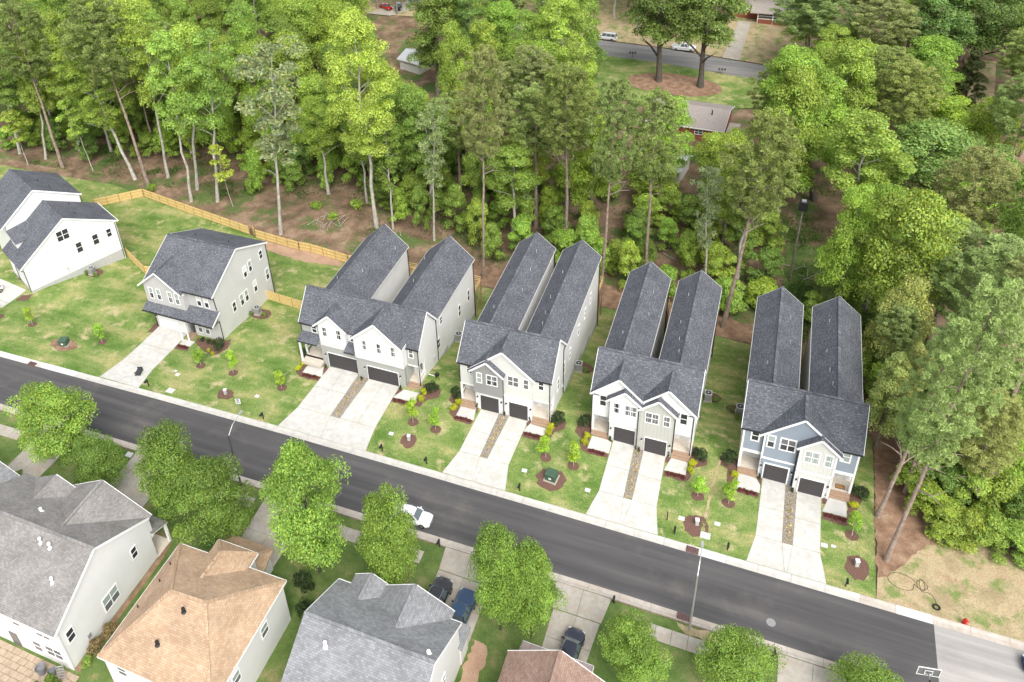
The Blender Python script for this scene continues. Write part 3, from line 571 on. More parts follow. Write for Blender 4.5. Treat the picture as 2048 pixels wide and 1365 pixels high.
roof(f2, [[(-4.1,10.6,3.1),(-4.1,6,3.1),n2], [(-4.1,10.6,3.1),n2,(.9,8.8,4.2),(1.6,10.6,3.1)], [(1.6,10.6,3.1),(.9,8.8,4.2),(1.6,6,3.6),(2.6,6,3.1)], [n2,(.9,8.8,4.2),(.9,6,4.0),(-1.9,6,4.0)]], tn)
MB().box(-3.7,1.3,6,10.2,0,2.95).ob('wall','siding_white',f2); cap(f2, [(n2,(.9,8.8,4.2)),(n2,(-4.0,10.5,3.15)),((.9,8.8,4.2),(1.5,10.5,3.15))], tn)
for a in [(-3.2,-2.0,3.3,4.9,1,.1,GB,GG),(1.6,2.8,3.3,4.9,1,.1,GB,GG),(-5.6,-4.6,3.3,4.9,1,.1,GB,GG)]: win(f2, 'x', 5.95, *a)
for a in [(-4.6,-3.5,3.9,5.3),(-.3,.9,3.9,5.3)]: win(f2, 'y', -6.1, *a, 1, .08, GG, GG)
for p in [(.1,-1.0,8.5),(-1.0,-3.9,7.2)]: vent(f2, p, .3, 'gutter_black')
for x, y in ((-4.9,1.4),(-5.4,-1.4),(-5.2,3.4)): pipe(f2, (x,y,E+(x+6.25)*.68), .35, .06, 'gutter_black')
MB().box(5.95,6.03,-3.9,-3.5,1.0,1.5).ob('wall_vent','ac_grey',f2)
f3 = empty('detached_house', (-16.8,-36.8,0), 0, 'white house with cool grey shingled roof and two small front gables', 'house')
sa = 'shingle_ash'
fixn(MB().prism([(-9,-.3),(5.5,-.3),(5.5,5.9),(0,9.05),(-9,4.4)], 'x', -6.1, 6.1).ob('wall','siding_white',f3))
roof(f3, [[(-6.3,-9.3,4.1),(6.3,-9.3,4.1),(6.3,0,9.3),(-6.3,0,9.3)], [(-6.3,0,9.3),(6.3,0,9.3),(6.3,5.85,6.05),(-6.3,5.85,6.05)]], sa)
cap(f3, [((-6.3,0,9.3),(6.3,0,9.3))], sa); trims(f3, [((6.32,-9.3,4.0),(6.32,0,9.2)), ((6.32,0,9.2),(6.32,5.85,5.95)), ((-6.32,0,9.2),(-6.32,5.85,5.95)), ((-6.3,5.9,5.95),(6.3,5.9,5.95))])
def revg(par, cx, hw2, za, ze, y1, y0, mt, wl):       # gable that faces the street, seen from behind
    roof(par, [[(cx,y1,za),(cx-hw2,y1,ze),(cx-hw2,5.6,ze),(cx,y0,za)], [(cx,y1,za),(cx+hw2,y1,ze),(cx+hw2,5.6,ze),(cx,y0,za)]], mt)
    cap(par, [((cx,y1,za),(cx,y0,za))], mt); gwall(par, cx-hw2+.2, cx+hw2-.2, 0, ze-.1, cx, za-.25, 5.0, y1-.3, wl)
    trims(par, [((cx-hw2,y1+.02,ze-.1),(cx,y1+.02,za-.1)), ((cx,y1+.02,za-.1),(cx+hw2,y1+.02,ze-.1))])
revg(f3, 1.6, 3.7, 8.1, 6.05, 6.7, 2.2, sa, 'siding_white'); revg(f3, -3.1, 1.9, 7.1, 6.05, 6.9, 4.0, sa, 'siding_white')
roof(f3, [[(5.6,5.0,3.5),(6.5,5.0,3.2),(6.5,7.4,3.2),(5.6,7.4,3.5)]], sa)
MB().box(4.5,6.2,5.4,7.1,0,3.0).ob('wall','siding_white',f3)
for p in [(-3.4,-1.6,8.4),(3.8,-4.2,6.9)]: vent(f3, p, .5)
vent(f3, (5.4,.7,8.9), .3); win(f3, 'x', 6.1, -2.2,-1.2,3.0,4.8,1,.1,GB,GG); win(f3, 'x', 6.1, 1.2,2.0,3.0,4.6,1,.1,GB,GG)
f4 = empty('detached_house', (-1.2,-37.5,0), 0, 'house with brown shingles and a mauve metal garage awning roof', 'house')
sb = 'shingle_brown'
fixn(MB().prism([(-4.4,0),(4.4,0),(4.4,5.4),(0,7.9),(-4.4,5.4)], 'y', -4, 5.6).ob('wall','siding_cream',f4))
roof(f4, [[(0,5.9,8.4),(-4.7,5.9,5.5),(-4.7,-4,5.5),(0,-4,8.4)], [(0,5.9,8.4),(4.7,5.9,5.5),(4.7,-4,5.5),(0,-4,8.4)]], sb)
cap(f4, [((0,5.9,8.4),(0,-4,8.4))], sb); trims(f4, [((0,5.92,8.3),(-4.7,5.92,5.4)),((0,5.92,8.3),(4.7,5.92,5.4))])
mb = MB().slab([(-4.2,8.6,3.1),(2.35,8.6,3.1),(2.35,5.6,4.0),(-4.2,5.6,4.0)], .08); 
for i in range(9): x = -4.1+i*.8; mb.bar((x,8.6,3.14),(x,5.6,4.04),.04,.08)
mb.ob('garage_awning','metal_roof_mauve',f4); trims(f4, [((-4.2,8.65,3.0),(2.35,8.65,3.0)),((2.38,8.6,3.0),(2.38,5.6,3.9))], h=.15)
vent(f4, (-2.9,2.2,6.7), .4); MB().box(-4.3,2.0,5.6,8.2,0,2.9).ob('wall','siding_cream',f4)
f0 = empty('detached_house', (-68.9,-36.5,0), 0, 'small grey-roofed house corner at the left edge below the street', 'house')
roof(f0, [[(0,5.7,5.2),(3.2,5.7,3.4),(3.2,3.1,3.4),(0,3.1,5.2)], [(0,5.7,5.2),(-3.2,5.7,3.4),(-3.2,3.1,3.4),(0,3.1,5.2)]], sa)
trims(f0, [((3.22,5.7,3.3),(3.22,3.1,3.3)),((0,5.72,5.1),(3.2,5.72,3.3)),((0,3.08,5.1),(3.2,3.08,3.3))])
gwall(f0, -2.9, 2.9, 0, 3.3, 0, 4.9, 3.3, 5.4, 'siding_cream'); MB().box(-8,-.6,-6,5,0,5.6).ob('wall','siding_cream',f0)
roof(f0, [[(-8.3,5.2,5.6),(-.4,5.2,5.6),(-.4,0,8.6),(-8.3,0,8.6)],[(-8.3,0,8.6),(-.4,0,8.6),(-.4,-6.3,5.6),(-8.3,-6.3,5.6)]], sa)
MB().bar((2.9,5.6,3.3),(2.9,5.3,0),.1,.1,(0,1,0)).ob('downspout','trim_white',f0)
# ---------------------------------------------------------------- far houses and sheds beyond the woods
def cottage(loc, rz, w, d, hh, rh, label, wm, rm, side=1):
    o = empty('far_house', loc, rz, label, 'house'); 
    fixn(MB().prism([(-d/2,-.5),(d/2,-.5),(d/2,hh),(0,hh+rh-.15),(-d/2,hh)], 'x', -w/2, w/2).ob('wall', wm, o))
    roof(o, [[(-w/2-.4,-d/2-.5,hh-.05),(w/2+.4,-d/2-.5,hh-.05),(w/2+.4,0,hh+rh),(-w/2-.4,0,hh+rh)],[(-w/2-.4,0,hh+rh),(w/2+.4,0,hh+rh),(w/2+.4,d/2+.5,hh-.05),(-w/2-.4,d/2+.5,hh-.05)]], rm)
    trims(o, [((-w/2-.4,-d/2-.52,hh-.15),(w/2+.4,-d/2-.52,hh-.15)),((w/2+.42,-d/2-.5,hh-.1),(w/2+.42,0,hh+rh-.1)),((w/2+.42,0,hh+rh-.1),(w/2+.42,d/2+.5,hh-.1))], h=.2); return o
def Tz(x, y, dz=0): return (x, y, T(x, y)+dz)
c1 = cottage(Tz(4.5,153.5), R(-3), 16, 9, 2.8, 2.2, 'brick house with white-railed screened porch across the far road', 'brick_red', 'roof_taupe')
MB().box(-1.9,5.2,-7.0,-4.4,-.3,.9).ob('porch_base','brick_red',c1); MB().box(-2.0,5.3,-6.9,-4.5,.9,1.0).ob('porch_floor','porch_floor',c1)
roof(c1, [[(-3.8,-7.6,2.7),(6.2,-7.6,2.7),(6.2,-4,4.0),(-3.8,-4,4.0)]], 'roof_taupe')
mb = MB()
for x in (-1.9,1.6,5.1): mb.box(x-.1,x+.1,-7.0,-6.8,-.3,2.6)
mb.box(-1.9,5.1,-6.98,-6.85,1.75,1.85).box(-1.9,5.1,-6.98,-6.85,1.0,1.1).ob('porch_rail','trim_white',c1)
for x in (-.2,2.8): win(c1, 'y', -4.5, x-.8, x+.8, 1.2, 2.4, 2, .1, GD, GD)
c2 = cottage((-6.4,91.4,-3.6), R(-4), 14.5, 11, 2.6, 1.9, 'low brick house with taupe roof between the pines and the huge bright tree', 'brick_red', 'roof_taupe')
win(c2, 'y', -5.5, 2, 3.6, .9, 2.1, 2, .1, GD, GD); win(c2, 'y', -5.5, -3, -1.6, .9, 2.1, 1, .1, GD, GD); pipe(c2, (4.5,-2,4.2), .7, .1, 'gutter_black')
MB().box(7.4,9.6,-3,3,0,.2).ob('side_stoop','concrete_aged',c2)
for (x, y), r_, w, d, lb in [((-71.5,102.5),-20,6.5,6,'white metal-roofed shed left of the dark round tree'), ((-53,101.5),12,7,9,'long white metal shed roof right of the dark round tree'), ((-8.6,72.5),-10,8,6,'pale roofed outbuilding glimpsed between the tall pines'), ((-119,78),10,6,5,'small tan outbuilding showing through the left woods')]:
    s5 = cottage(Tz(x,y), R(r_), w, d, 2.6, 1.4, lb, 'siding_white', 'shed_roof'); s5['category'] = 'shed'; s5.name = 'storage_shed'
# ---------------------------------------------------------------- ground, road, kerbs
mb = MB(); xs = [-900,-600,-400,-300,-250,-200]+list(range(-160,46,2))+[-65.5,-36.8,-16.4,16.6,45,60,90,120,200,350,600]; ys = [-400,-200,-120,-80,-60]+list(range(-50,-12,6))+[-11.5,-1,3,27]+list(range(-10,60,2))+list(range(60,200,12))+[250,350,500,800,1200]
xs = sorted(set(xs)); ys = sorted(set(ys))
for y in ys:
    for x in xs: mb.v.append((x, y, T(x,y)-.10))
nx = len(xs)
for j in range(len(ys)-1):
    for i in range(nx-1): a = j*nx+i; mb.f.append((a,a+1,a+nx+1,a+nx))
g = mb.ob('ground', 'forest_floor', smooth=True); g['kind'] = 'structure'
XS = [-160,-120,-90,-81,-62,-42,-40,-20,0,24,29.35]
def band(name, x0, x1, ya, yb_, dz, mt):
    q = sorted({x0, x1}|{x for x in XS if x0 < x < x1})
    return sheet(name, [(x, ya(x)) for x in q]+[(x, yb_(x)) for x in reversed(q)], dz, mt, res=4)
road1 = band('road', -160, 29.35, lambda x: -19.15+ynear(x), lambda x: -12.0+yfar(x), .0, 'asphalt_new')
road2 = band('old_road', 29.36, 75, lambda x: -19.15, lambda x: -12.0, -.006, 'asphalt_old')
sheet('lawn', [(-160,-11.3-2.5),(-90,-12.4),(-62,-11.75),(-42,-11.4),(-20,-11.3),(24.55,-11.3),(24.7,1),(25.2,12.7),(22,20),(16,26),(10.6,29.3),(5.8,29.6),(-10,30.6),(-12,30.2),(-20,29.2),(-31.6,29.9),(-53.2,28.2),(-62.8,28.3),(-73.6,29.9),(-102.6,35.4),(-112,37.6),(-127.7,37.2),(-143.6,37.4),(-160,37)], .045, 'lawn_grass')
sheet('near_lawn', [(-160,-22.4),(-81,-21.5),(-40,-20.6),(0,-20.1),(60,-20.1),(60,-62),(-160,-62)], .045, 'lawn_lush', res=8)
sheet('vacant_lot', [(24.57,-11.3),(75,-11.3),(75,3),(44,0),(38,-.6),(33,-.8),(29.5,-1.6),(27.5,-3.5),(26.4,-5.6),(24.9,-6.2)], .045, 'dry_straw')
sheet('dry_track', [(8.15,-9.2),(8.45,-9.2),(8.55,-5),(8.75,-1.5),(9.15,2.2),(8.95,2.3),(8.5,-1.4),(8.25,-5)], .06, 'dry_straw', res=1)
sheet('pine_straw_bed', [(24.72,-8.6),(25.6,-8.2),(27.4,-5.9),(28.5,-4.0),(30.5,-2.0),(31.5,1),(31,12),(27,22),(22.5,22),(25.3,12.6),(24.75,1)], .065, 'pine_straw')
sheet('bare_soil_patch', [(-71.5,27),(-60,24.8),(-53.6,26.2),(-54.5,28.1),(-62.8,28.1),(-71,29.2)], .065, 'bare_soil')
sheet('mulch_border', [(-33,30.2),(-31.6,30.0),(-20,29.3),(-12,30.3),(-10,30.7),(5.8,29.7),(10.6,29.4),(16,26.1),(22,20.1),(25.2,12.8),(27,22),(20,29),(8,34),(-14,36.5),(-33,35)], .05, 'pine_straw')
sheet('wood_edge_straw', [(-160,38),(-143.6,37.6),(-127.7,37.3),(-112,37.7),(-102.6,35.6),(-73.6,30.1),(-62.8,28.5),(-53.2,28.4),(-34,30),(-34,36),(-50,40),(-75,42),(-100,47),(-160,47)], .0, 'bare_soil' if False else 'forest_floor')
sheet('far_lawn', [(-42,97),(0,100),(16,105),(16,118),(-42,121)], .08, 'lawn_grass', res=4)
far_road = sheet('far_road', [(-60,124.5),(20,113),(20,120.5),(-60,133)], .1, 'asphalt_far', res=4)
sheet('far_yard', [(-60,133.5),(40,118),(40,165),(-60,165)], .08, 'dry_straw', res=6)
sheet('far_driveway', [(-3.6,124.5),(.2,124),(.9,147),(-2.2,147)], .14, 'concrete_aged', res=4)
sheet('mulch_island', ring(-12.3, 108.2, 10.5, 5.2, 30, .03, 3), .14, 'pine_straw')
sheet('field', [(-112,132),(-78,132),(-78,200),(-130,200)], .08, 'dry_straw', res=8)
sheet('gravel_drive', [(-100,132),(-92,131.5),(-84,142),(-76,165),(-80,166),(-89,146)], .13, 'concrete_aged', res=4)
sheet('side_field', [(43.5,96),(47,96),(52,135),(46,135)], .1, 'dry_straw', res=4)
sheet('clearing_grass', [(14,40),(27,30),(31,44),(26,58),(14,56)], .02, 'dry_straw' if False else 'lawn_lush', res=2)
def kerb(name, x0, x1, edge, sgn, mats, label=None):
    k = empty(name, (0,0,0)); k['kind'] = 'structure'; n = int((x1-x0)/3.05); i = 0
    for i in range(n):
        a, b = x0+i*(x1-x0)/n+.012, x0+(i+1)*(x1-x0)/n-.012; mb = MB(); vs = []
        for x in (a, b):
            e = edge(x)
            for dy, z in ((0,.008),(.5,.02),(.72,.11),(.88,.125),(.88,-.09),(0,-.09)): vs.append((x, e+sgn*dy, z))
        mb.add(vs, [(j,(j+1)%6,6+(j+1)%6,6+j) for j in range(6)]+[(5,4,3,2,1,0),(6,7,8,9,10,11)])
        fixn(mb.ob('kerb_segment', mats((a+b)/2), k))
    return k
kerb('far_kerb', -158, 60, lambda x: -12.1+yfar(x), 1, lambda x: 'concrete_white' if (x < -84 or 25.9 < x < 29 or 8 < x < 11.2 or -82 < x < -76 or 38 < x < 41) else ('concrete_kerb' if x < 24 else 'concrete_old_kerb'))
kerb('near_kerb', -158, 60, lambda x: -19.05+ynear(x), -1, lambda x: 'concrete_old_kerb')
# ---------------------------------------------------------------- driveways and walks (slabs are separate pieces)
def drive(name, polys, dz=.085, mt='concrete_drive', kind=True):
    d = empty(name, (0,0,0)); d['kind'] = 'structure'
    for p in polys:
        cx = sum(q[0] for q in p)/len(p); cy = sum(q[1] for q in p)/len(p); p2 = []
        for x, y in p:
            dx, dy = cx-x, cy-y; L = math.hypot(dx, dy); p2.append((x+dx/L*.028, y+dy/L*.028))
        plate('slab', p2, dz, .14, mt, d)
    return d
def lrp(a, b, t): return (a[0]+(b[0]-a[0])*t, a[1]+(b[1]-a[1])*t)
def strips(tl, tr, bl, br, ts, mid=False):
    out = []
    for t0, t1 in zip(ts, ts[1:]):
        a, b, c, d = lrp(tl,bl,t0), lrp(tr,br,t0), lrp(tr,br,t1), lrp(tl,bl,t1)
        if mid: m0, m1 = lrp(a,b,.5), lrp(d,c,.5); out += [[a,m0,m1,d],[m0,b,c,m1]]
        else: out.append([a,b,c,d])
    return out
def duplex_drive(cx, y0l, y0r, L, Rr, apr, ye, mid=False):
    (l0,l1,l2,l3), (r0,r1,r2,r3) = L, Rr; yj = -7.65
    ps = strips((cx+l0,y0l),(cx+l1,y0l),(cx+l2,yj),(cx+l3,yj),[0,.48,1],mid)+strips((cx+r0,y0r),(cx+r1,y0r),(cx+r2,yj),(cx+r3,yj),[0,.48,1],mid)
    ps = []
    ps += strips((cx+l0,y0l),(cx+l1,y0l),(cx+l2,yj),(cx+l3,yj),[0,.5,1],mid); ps += strips((cx+r0,y0r),(cx+r1,y0r),(cx+r2,yj),(cx+r3,yj),[0,.5,1],mid)
    a0, a1 = cx+apr[0], cx+apr[1]; cb = (a0+a1)/2
    ps += [[(cx+l2,yj),(cx+l3,yj),(cb-.1,ye),(a0,ye)], [(cx+l3,yj),(cx+r2,yj),(cb+.1,ye),(cb-.1,ye)], [(cx+r2,yj),(cx+r3,yj),(a1,ye),(cb+.1,ye)]]
    drive('driveway', ps)
    sheet('river_rock_strip', [(cx+l1+.02,min(y0l,y0r)+.6),(cx+r0-.02,min(y0l,y0r)+.6),(cx+r2-.02,yj+.03),(cx+l3+.02,yj+.03)], .075, 'river_rock', res=1)
    return (cx+(l1+r0)/2, y0l, cx+(l3+r2)/2, yj)
RS = [duplex_drive(-36.8, .35, -.2, (-4.75,-.15,-5.25,-.42), (1.55,6.05,.95,5.9), (-6.05,6.35), -11.25, True),
      duplex_drive(-16.4, -.75, -.75, (-2.95,-.55,-3.3,-.72), (.72,3.12,.22,2.85), (-4.15,3.55), -11.15),
      duplex_drive(0, .0, -.37, (-3.0,-.52,-3.02,-.3), (.6,3.08,.62,3.3), (-3.7,4.0), -11.15),
      duplex_drive(16.56, .35, -.25, (-3.02,-.62,-3.15,-.6), (.55,3.0,.42,3.02), (-3.8,3.65), -11.15)]
# the rock strips are only as wide as the gap: slabs of the strip polygons fan out below the joint
drive('driveway', strips((-71.3,1.0),(-66.0,.95),(-71.0,-7.7),(-65.5,-7.7),[0,.5,1],True)+strips((-71.0,-7.7),(-65.5,-7.7),(-71.5,-11.7),(-64.7,-11.7),[0,1],True))
drive('driveway', strips((-105.8,2.6),(-99.0,1.6),(-106,-6),(-98.9,-6),[0,.5,1],True)+strips((-106,-6),(-98.9,-6),(-107,-12.2),(-98,-12.2),[0,1],True))
for p in [[(-44.7,.1),(-42.3,.1),(-41.6,-1.75),(-44.7,-1.7)], [(-30,-.6),(-27.9,-.6),(-27.8,-2.3),(-30.8,-2.3)], [(-21.9,-.6),(-20.0,-.6),(-19.6,-2.75),(-22.0,-2.7)], [(-12.8,-.6),(-10.8,-.6),(-10.8,-2.3),(-13.4,-2.4)],
          [(-5.5,-.25),(-3.6,-.25),(-3.1,-.5),(-3.05,-2.2),(-5.6,-2.3)], [(3.75,-.2),(5.6,-.2),(5.6,-2.3),(3.2,-2.4)], [(11,.05),(12.9,.05),(13.4,-.8),(13.4,-1.95),(11.0,-2.0)], [(20.3,.1),(22.05,.1),(22.05,-2.1),(19.65,-2.15)], [(-65.7,-.4),(-63.7,-.4),(-63.7,-1.6),(-65.6,-1.6)]]:
    d = drive('front_walk', [p], .095, 'concrete_new')
def beds(poly, nm='mulch_bed'): return sheet(nm, poly, .075, 'mulch_dark', res=1)
beds([(-45.6,2.2),(-44.7,2.2),(-44.75,-1.72),(-41.75,-1.8),(-41.6,-2.7),(-44.6,-2.6),(-45.6,-2.0),(-45.9,-.4)])
beds([(-30.8,-2.35),(-27.7,-2.35),(-27.7,-.4),(-28.0,1.0),(-26.9,1.6),(-25.4,.9),(-25.2,-.6),(-26.3,-1.3),(-26.9,-2.8),(-29,-3.1),(-30.9,-3.0)])
beds([(-23.9,1.0),(-21.95,1.8),(-21.9,-.6),(-22.05,-2.75),(-19.65,-2.8),(-19.75,-3.5),(-22,-3.4),(-23.0,-2.4),(-22.9,-1.0),(-23.8,-.6)])
beds([(-13.35,-2.45),(-10.75,-2.35),(-10.7,2.0),(-9.9,1.6),(-8.8,.7),(-8.8,-.4),(-9.8,-1.3),(-10.2,-2.6),(-11.1,-3.1),(-13.35,-3.2)])
beds([(-7.6,1.2),(-5.65,2.0),(-5.55,-.2),(-5.65,-2.35),(-3.1,-2.25),(-3.1,-2.9),(-5.4,-3.0),(-6.5,-2.6),(-6.6,-1),(-7.6,-.3)])
beds([(3.2,-2.45),(5.65,-2.35),(5.75,2.3),(6.4,1.6),(7.6,.8),(7.6,-.1),(6.3,-.9),(6.1,-2.6),(5.5,-3.2),(3.25,-3.3)])
beds([(8.9,1.8),(10.85,2.2),(10.95,0),(10.95,-2.05),(13.35,-2.0),(13.3,-2.7),(11.2,-2.7),(10.0,-2.0),(9.9,.2),(9.0,.6)])
beds([(19.65,-2.2),(22.1,-2.15),(22.2,2.4),(23.6,1.6),(23.4,.3),(22.9,-.9),(22.5,-3.0),(21.8,-3.3),(19.65,-3.2)])
beds([(-63.9,.5),(-59.3,1.0),(-58.6,1.6),(-57.9,-.3),(-58.5,-1.8),(-59.3,-2.3),(-61.2,-1.9),(-63.6,-.55)]); beds([(-66,-1.65),(-63.7,-1.7),(-63.4,-2.6),(-65.7,-2.7)])
beds([(-71.4,.9),(-71.6,1.6),(-72.4,1.3),(-72.2,-.9),(-71.2,-.6)]); beds([(-98.6,.3),(-97,1.0),(-96.5,-.5),(-98.5,-1.2)])
for x in (-46.6,-41.9): pass
for x, y, w in ((-19.9,-.85,.5), (-13.15,-.75,.5), (-3.4,-.5,.5), (3.4,-.5,.5), (13.2,-.1,.5), (19.9,-.35,.5), (-41.9,-.3,.6), (-30.45,-1.0,.6)): beds([(x-w/2,y+.4),(x+w/2,y+.4),(x+w/2,y-.7),(x-w/2,y-.7)], 'planting_pocket')
for i, (x, y, r) in enumerate([(-10,13.3,1.7),(6.6,13.6,1.5),(10.2,12.0,1.5),(-58,8.6,1.7),(-92,9.8,1.6)]): sheet('planting_bed', ring(x, y, r, r*.8, 16, .1, i), .07, 'mulch_dark', res=1)
# near side drives, pavement, patio
drive('near_driveway', strips((-4.6,-20.0),(1.0,-20.0),(-4.2,-22.9),(.6,-22.9),[0,1],True)+strips((-4.1,-22.95),(.5,-22.95),(-4.1,-28.9),(0,-28.9),[0,.5,1],True), .085, 'concrete_aged')
drive('near_driveway', strips((-16.6,-20.2),(-10.9,-20.1),(-16.3,-22.9),(-10.7,-22.9),[0,1],True)+strips((-16.3,-22.95),(-10.7,-22.95),(-16.3,-31),(-10.7,-31),[0,.4,1],True), .085, 'concrete_aged')
drive('near_driveway', strips((16.3,-20.0),(22.2,-20.0),(16.4,-27),(21.6,-27),[0,.5,1],True), .085, 'concrete_aged')
drive('near_driveway', strips((-71.8,-24.0),(-66.4,-23.8),(-71.8,-34),(-66.9,-34),[0,.5,1],True)+strips((-72.5,-21.3),(-65.8,-21.2),(-71.8,-23.9),(-66.4,-23.7),[0,1],True), .085, 'concrete_aged')
drive('near_driveway', strips((-57.6,-20.8),(-51.2,-20.7),(-57.2,-32),(-51.6,-32),[0,.25,.6,1],True), .085, 'concrete_aged')
drive('near_driveway', strips((-38.5,-20.5),(-32.6,-20.4),(-38.2,-29),(-32.9,-29),[0,.25,.6,1],True), .085, 'concrete_aged')
sw = empty('pavement', (0,0,0)); sw['kind'] = 'structure'
def syc(x): return lerp([(-100,-24.6),(-77,-24.0),(-40,-22.6),(0,-21.95),(40,-21.9)], x)
x = -98.
gaps = [(-4.9,1.2),(-16.7,-10.6),(16.1,22.4),(-72.3,-65.9),(-57.8,-51.0),(-38.6,-32.5)]
while x < 34:
    if not any(a-1.5 < x+.75 < b+.6 for a, b in gaps) :
        plate('paving_slab', [(x+.02,syc(x)-.75),(x+1.48,syc(x+1.5)-.75),(x+1.48,syc(x+1.5)+.75),(x+.02,syc(x)+.75)], .09, .14, 'concrete_aged', sw)
    x += 1.5
pt = empty('patio', (0,0,0)); pt['kind'] = 'structure'; rg = random.Random(5); n = 0
for j in range(14):
    for i in range(19):
        x = -62+i*.92+(.46 if j % 2 else 0); y = -45.6-j*.62
        if x > -45.2-(j*.18) or n > 250: continue
        n += 1; w2 = .88 if rg.random() < .6 else .86
        plate('paver', [(x,y),(x+w2,y),(x+w2,y-.58),(x,y-.58)], .085+rg.uniform(0,.012), .1, 'paver_stone', pt)
sheet('near_bed', [(-45.4,-31.4),(-44.2,-31.4),(-44.2,-45.0),(-45.45,-45.0)], .07, 'lawn_lush', res=2)
sheet('red_mulch_bed', [(-45.5,-45.2),(-44.9,-45.2),(-44.9,-32),(-45.4,-30),(-47.6,-29.6),(-47.8,-31.3),(-45.5,-31.4)], .08, 'pine_straw', res=1)
sheet('near_soil', [(-10.3,-28.7),(-9.0,-28.9),(-8.6,-31),(-9.2,-34),(-10.4,-34)], .07, 'bare_soil', res=1)
sheet('bare_strip', [(7.2,-20.15),(12.5,-20.15),(12.2,-21.05),(8.2,-21.1)], .065, 'dry_straw', res=1)
# ---------------------------------------------------------------- street furniture and small things
def stn(x, y, dz=.045): return (x, y, T(x, y)+dz)
def mailbox(x, y, label, kind=0):
    o = empty('mailbox', stn(x, y), 0, label, 'mailbox', 'post-mounted mailboxes along the street')
    MB().box(-.05,.05,-.05,.05,-.2,1.25).box(-.05,.05,-.45,.05,.95,1.03).bar((0,0,.55),(0,-.35,.97),.05,.05).ob('post', 'gutter_black', o)
    mb = MB(); pts = [(-.11,1.03),(.11,1.03),(.11,1.18)]+[(.11*math.cos(a),1.18+.1*math.sin(a)) for a in (R(45),R(90),R(135))]+[(-.11,1.18)]
    fixn(mb.prism(pts, 'y', -.55, -.02).ob('box', 'black_plastic' if kind == 0 else 'gutter_black', o)); return o
for i, (x, y, lb) in enumerate([(-63.6,-10.9,'black mailbox leaning beside the driveway with the fallen bin'), (-45.2,-10.9,'black mailbox right of the speed limit sign'), (-28.5,-10.6,'black mailbox just right of the wide duplex driveway'), (-22.7,-10.6,'black mailbox left of the cream duplex driveway'), (-11.3,-10.6,'black mailbox on the lawn with the green transformer, right of a driveway'),
        (5.6,-10.4,'black mailbox near the bare black post'), (10.9,-10.5,'black mailbox left of the blue-grey duplex driveway'), (21.9,-10.7,'black mailbox right of the blue-grey duplex driveway'), (-17.2,-20.35,'black mailbox in front of the parked white car'), (1.3,-20.35,'near-side mailbox by the drive with the navy sedan'), (15.9,-20.4,'near-side mailbox under the last big maple'), (-92,-11.6,'black mailbox on the far left lawn')][:11]): mailbox(x, y, lb)
MB().box(4.55,4.65,-8.95,-8.85,T(4.6,-8.9)-.1,T(4.6,-8.9)+1.35).ob('black_post','gutter_black'); tag(bpy.data.objects['black_post'], 'bare black post on the lawn without a mailbox', 'post')
def lamp(x, y, label):
    o = empty('street_lamp', (x,y,.05), 0, label, 'street lamp', 'street lamps on the near side')
    MB().cyl((0,0,-.2),(0,0,8.2),.11,.07,10).ob('pole','metal_galv' if x > 0 else 'pole_dark',o)
    MB().cyl((0,0,8.1),(0,1.1,8.9),.05,n=8).cyl((0,1.1,8.9),(0,2.6,9.1),.045,n=8).ob('arm','metal_galv',o)
    h = fixn(MB().prism([(-.1,2.5),(.1,2.5),(.13,2.8),(.08,3.1),(-.08,3.1),(-.13,2.8)],'z',9.02,9.17).ob('lamp_head','metal_galv',o))
    MB().box(-.07,.07,2.65,3.0,8.98,9.02).ob('lens','lamp_clear',h)
lamp(8.5,-20.5,'galvanised street lamp standing by the near kerb grate'); lamp(-42.2,-20.75,'dark street lamp between the round near-side trees')
def transformer(x, y, rz, label):
    o = empty('transformer_box', stn(x,y,.06), rz, label, 'transformer', 'green utility transformers')
    MB().box(-.75,.75,-.75,.75,-.1,.06).ob('pad','concrete_aged',o)
    fixn(MB().prism([(-.55,0.06),(.55,.06),(.55,.75),(.3,.95),(-.55,.95)],'x',-.6,.6).ob('cabinet','utility_green',o))
    MB().box(-.63,.63,-.6,.0,.93,.97).box(-.63,.63,-.02,.58,.9,.97).ob('lid','utility_green',o); MB().box(-.15,.15,-.575,-.55,.35,.6).ob('warning_plate','sign_white',o)
for x, y, rx, ry, i in ((-81.9,-7.7,2.3,1.3,0),(-8.4,-8.0,1.7,1.6,1),(-52.6,-8.7,1.2,1.0,2),(-26.1,-8.1,1.0,1.1,3),(7.6,-8.6,1.3,1.5,4),(22.9,-8.1,1.1,1.5,5)): sheet('mulch_patch', ring(x,y,rx,ry,18,.16,i), .06, 'mulch_dark' if i != 0 else 'pine_straw', res=1)
transformer(-81.9,-7.6,.3,'green transformer box on the lawn of the far left lot'); transformer(-8.4,-7.8,-.1,'green transformer box in a round mulch ring between two driveways')
for x, y, lb in ((-52.6,-8.6,'small grey utility pedestal in mulch near the speed limit sign'),(-26.1,-8.0,'small grey utility pedestal in mulch right of the wide driveway'),(7.6,-8.4,'small grey utility pedestal in mulch left of the narrow dry track'),(22.9,-7.9,'small grey utility pedestal in mulch at the last lawn')):
    o = empty('utility_pedestal', stn(x,y,.06), .2, lb, 'utility box', 'utility pedestals'); MB().box(-.17,.17,-.17,.17,-.1,.75).ob('cabinet','utility_grey',o); MB().box(-.2,.2,-.2,.2,.72,.82).ob('cap','sign_white',o)
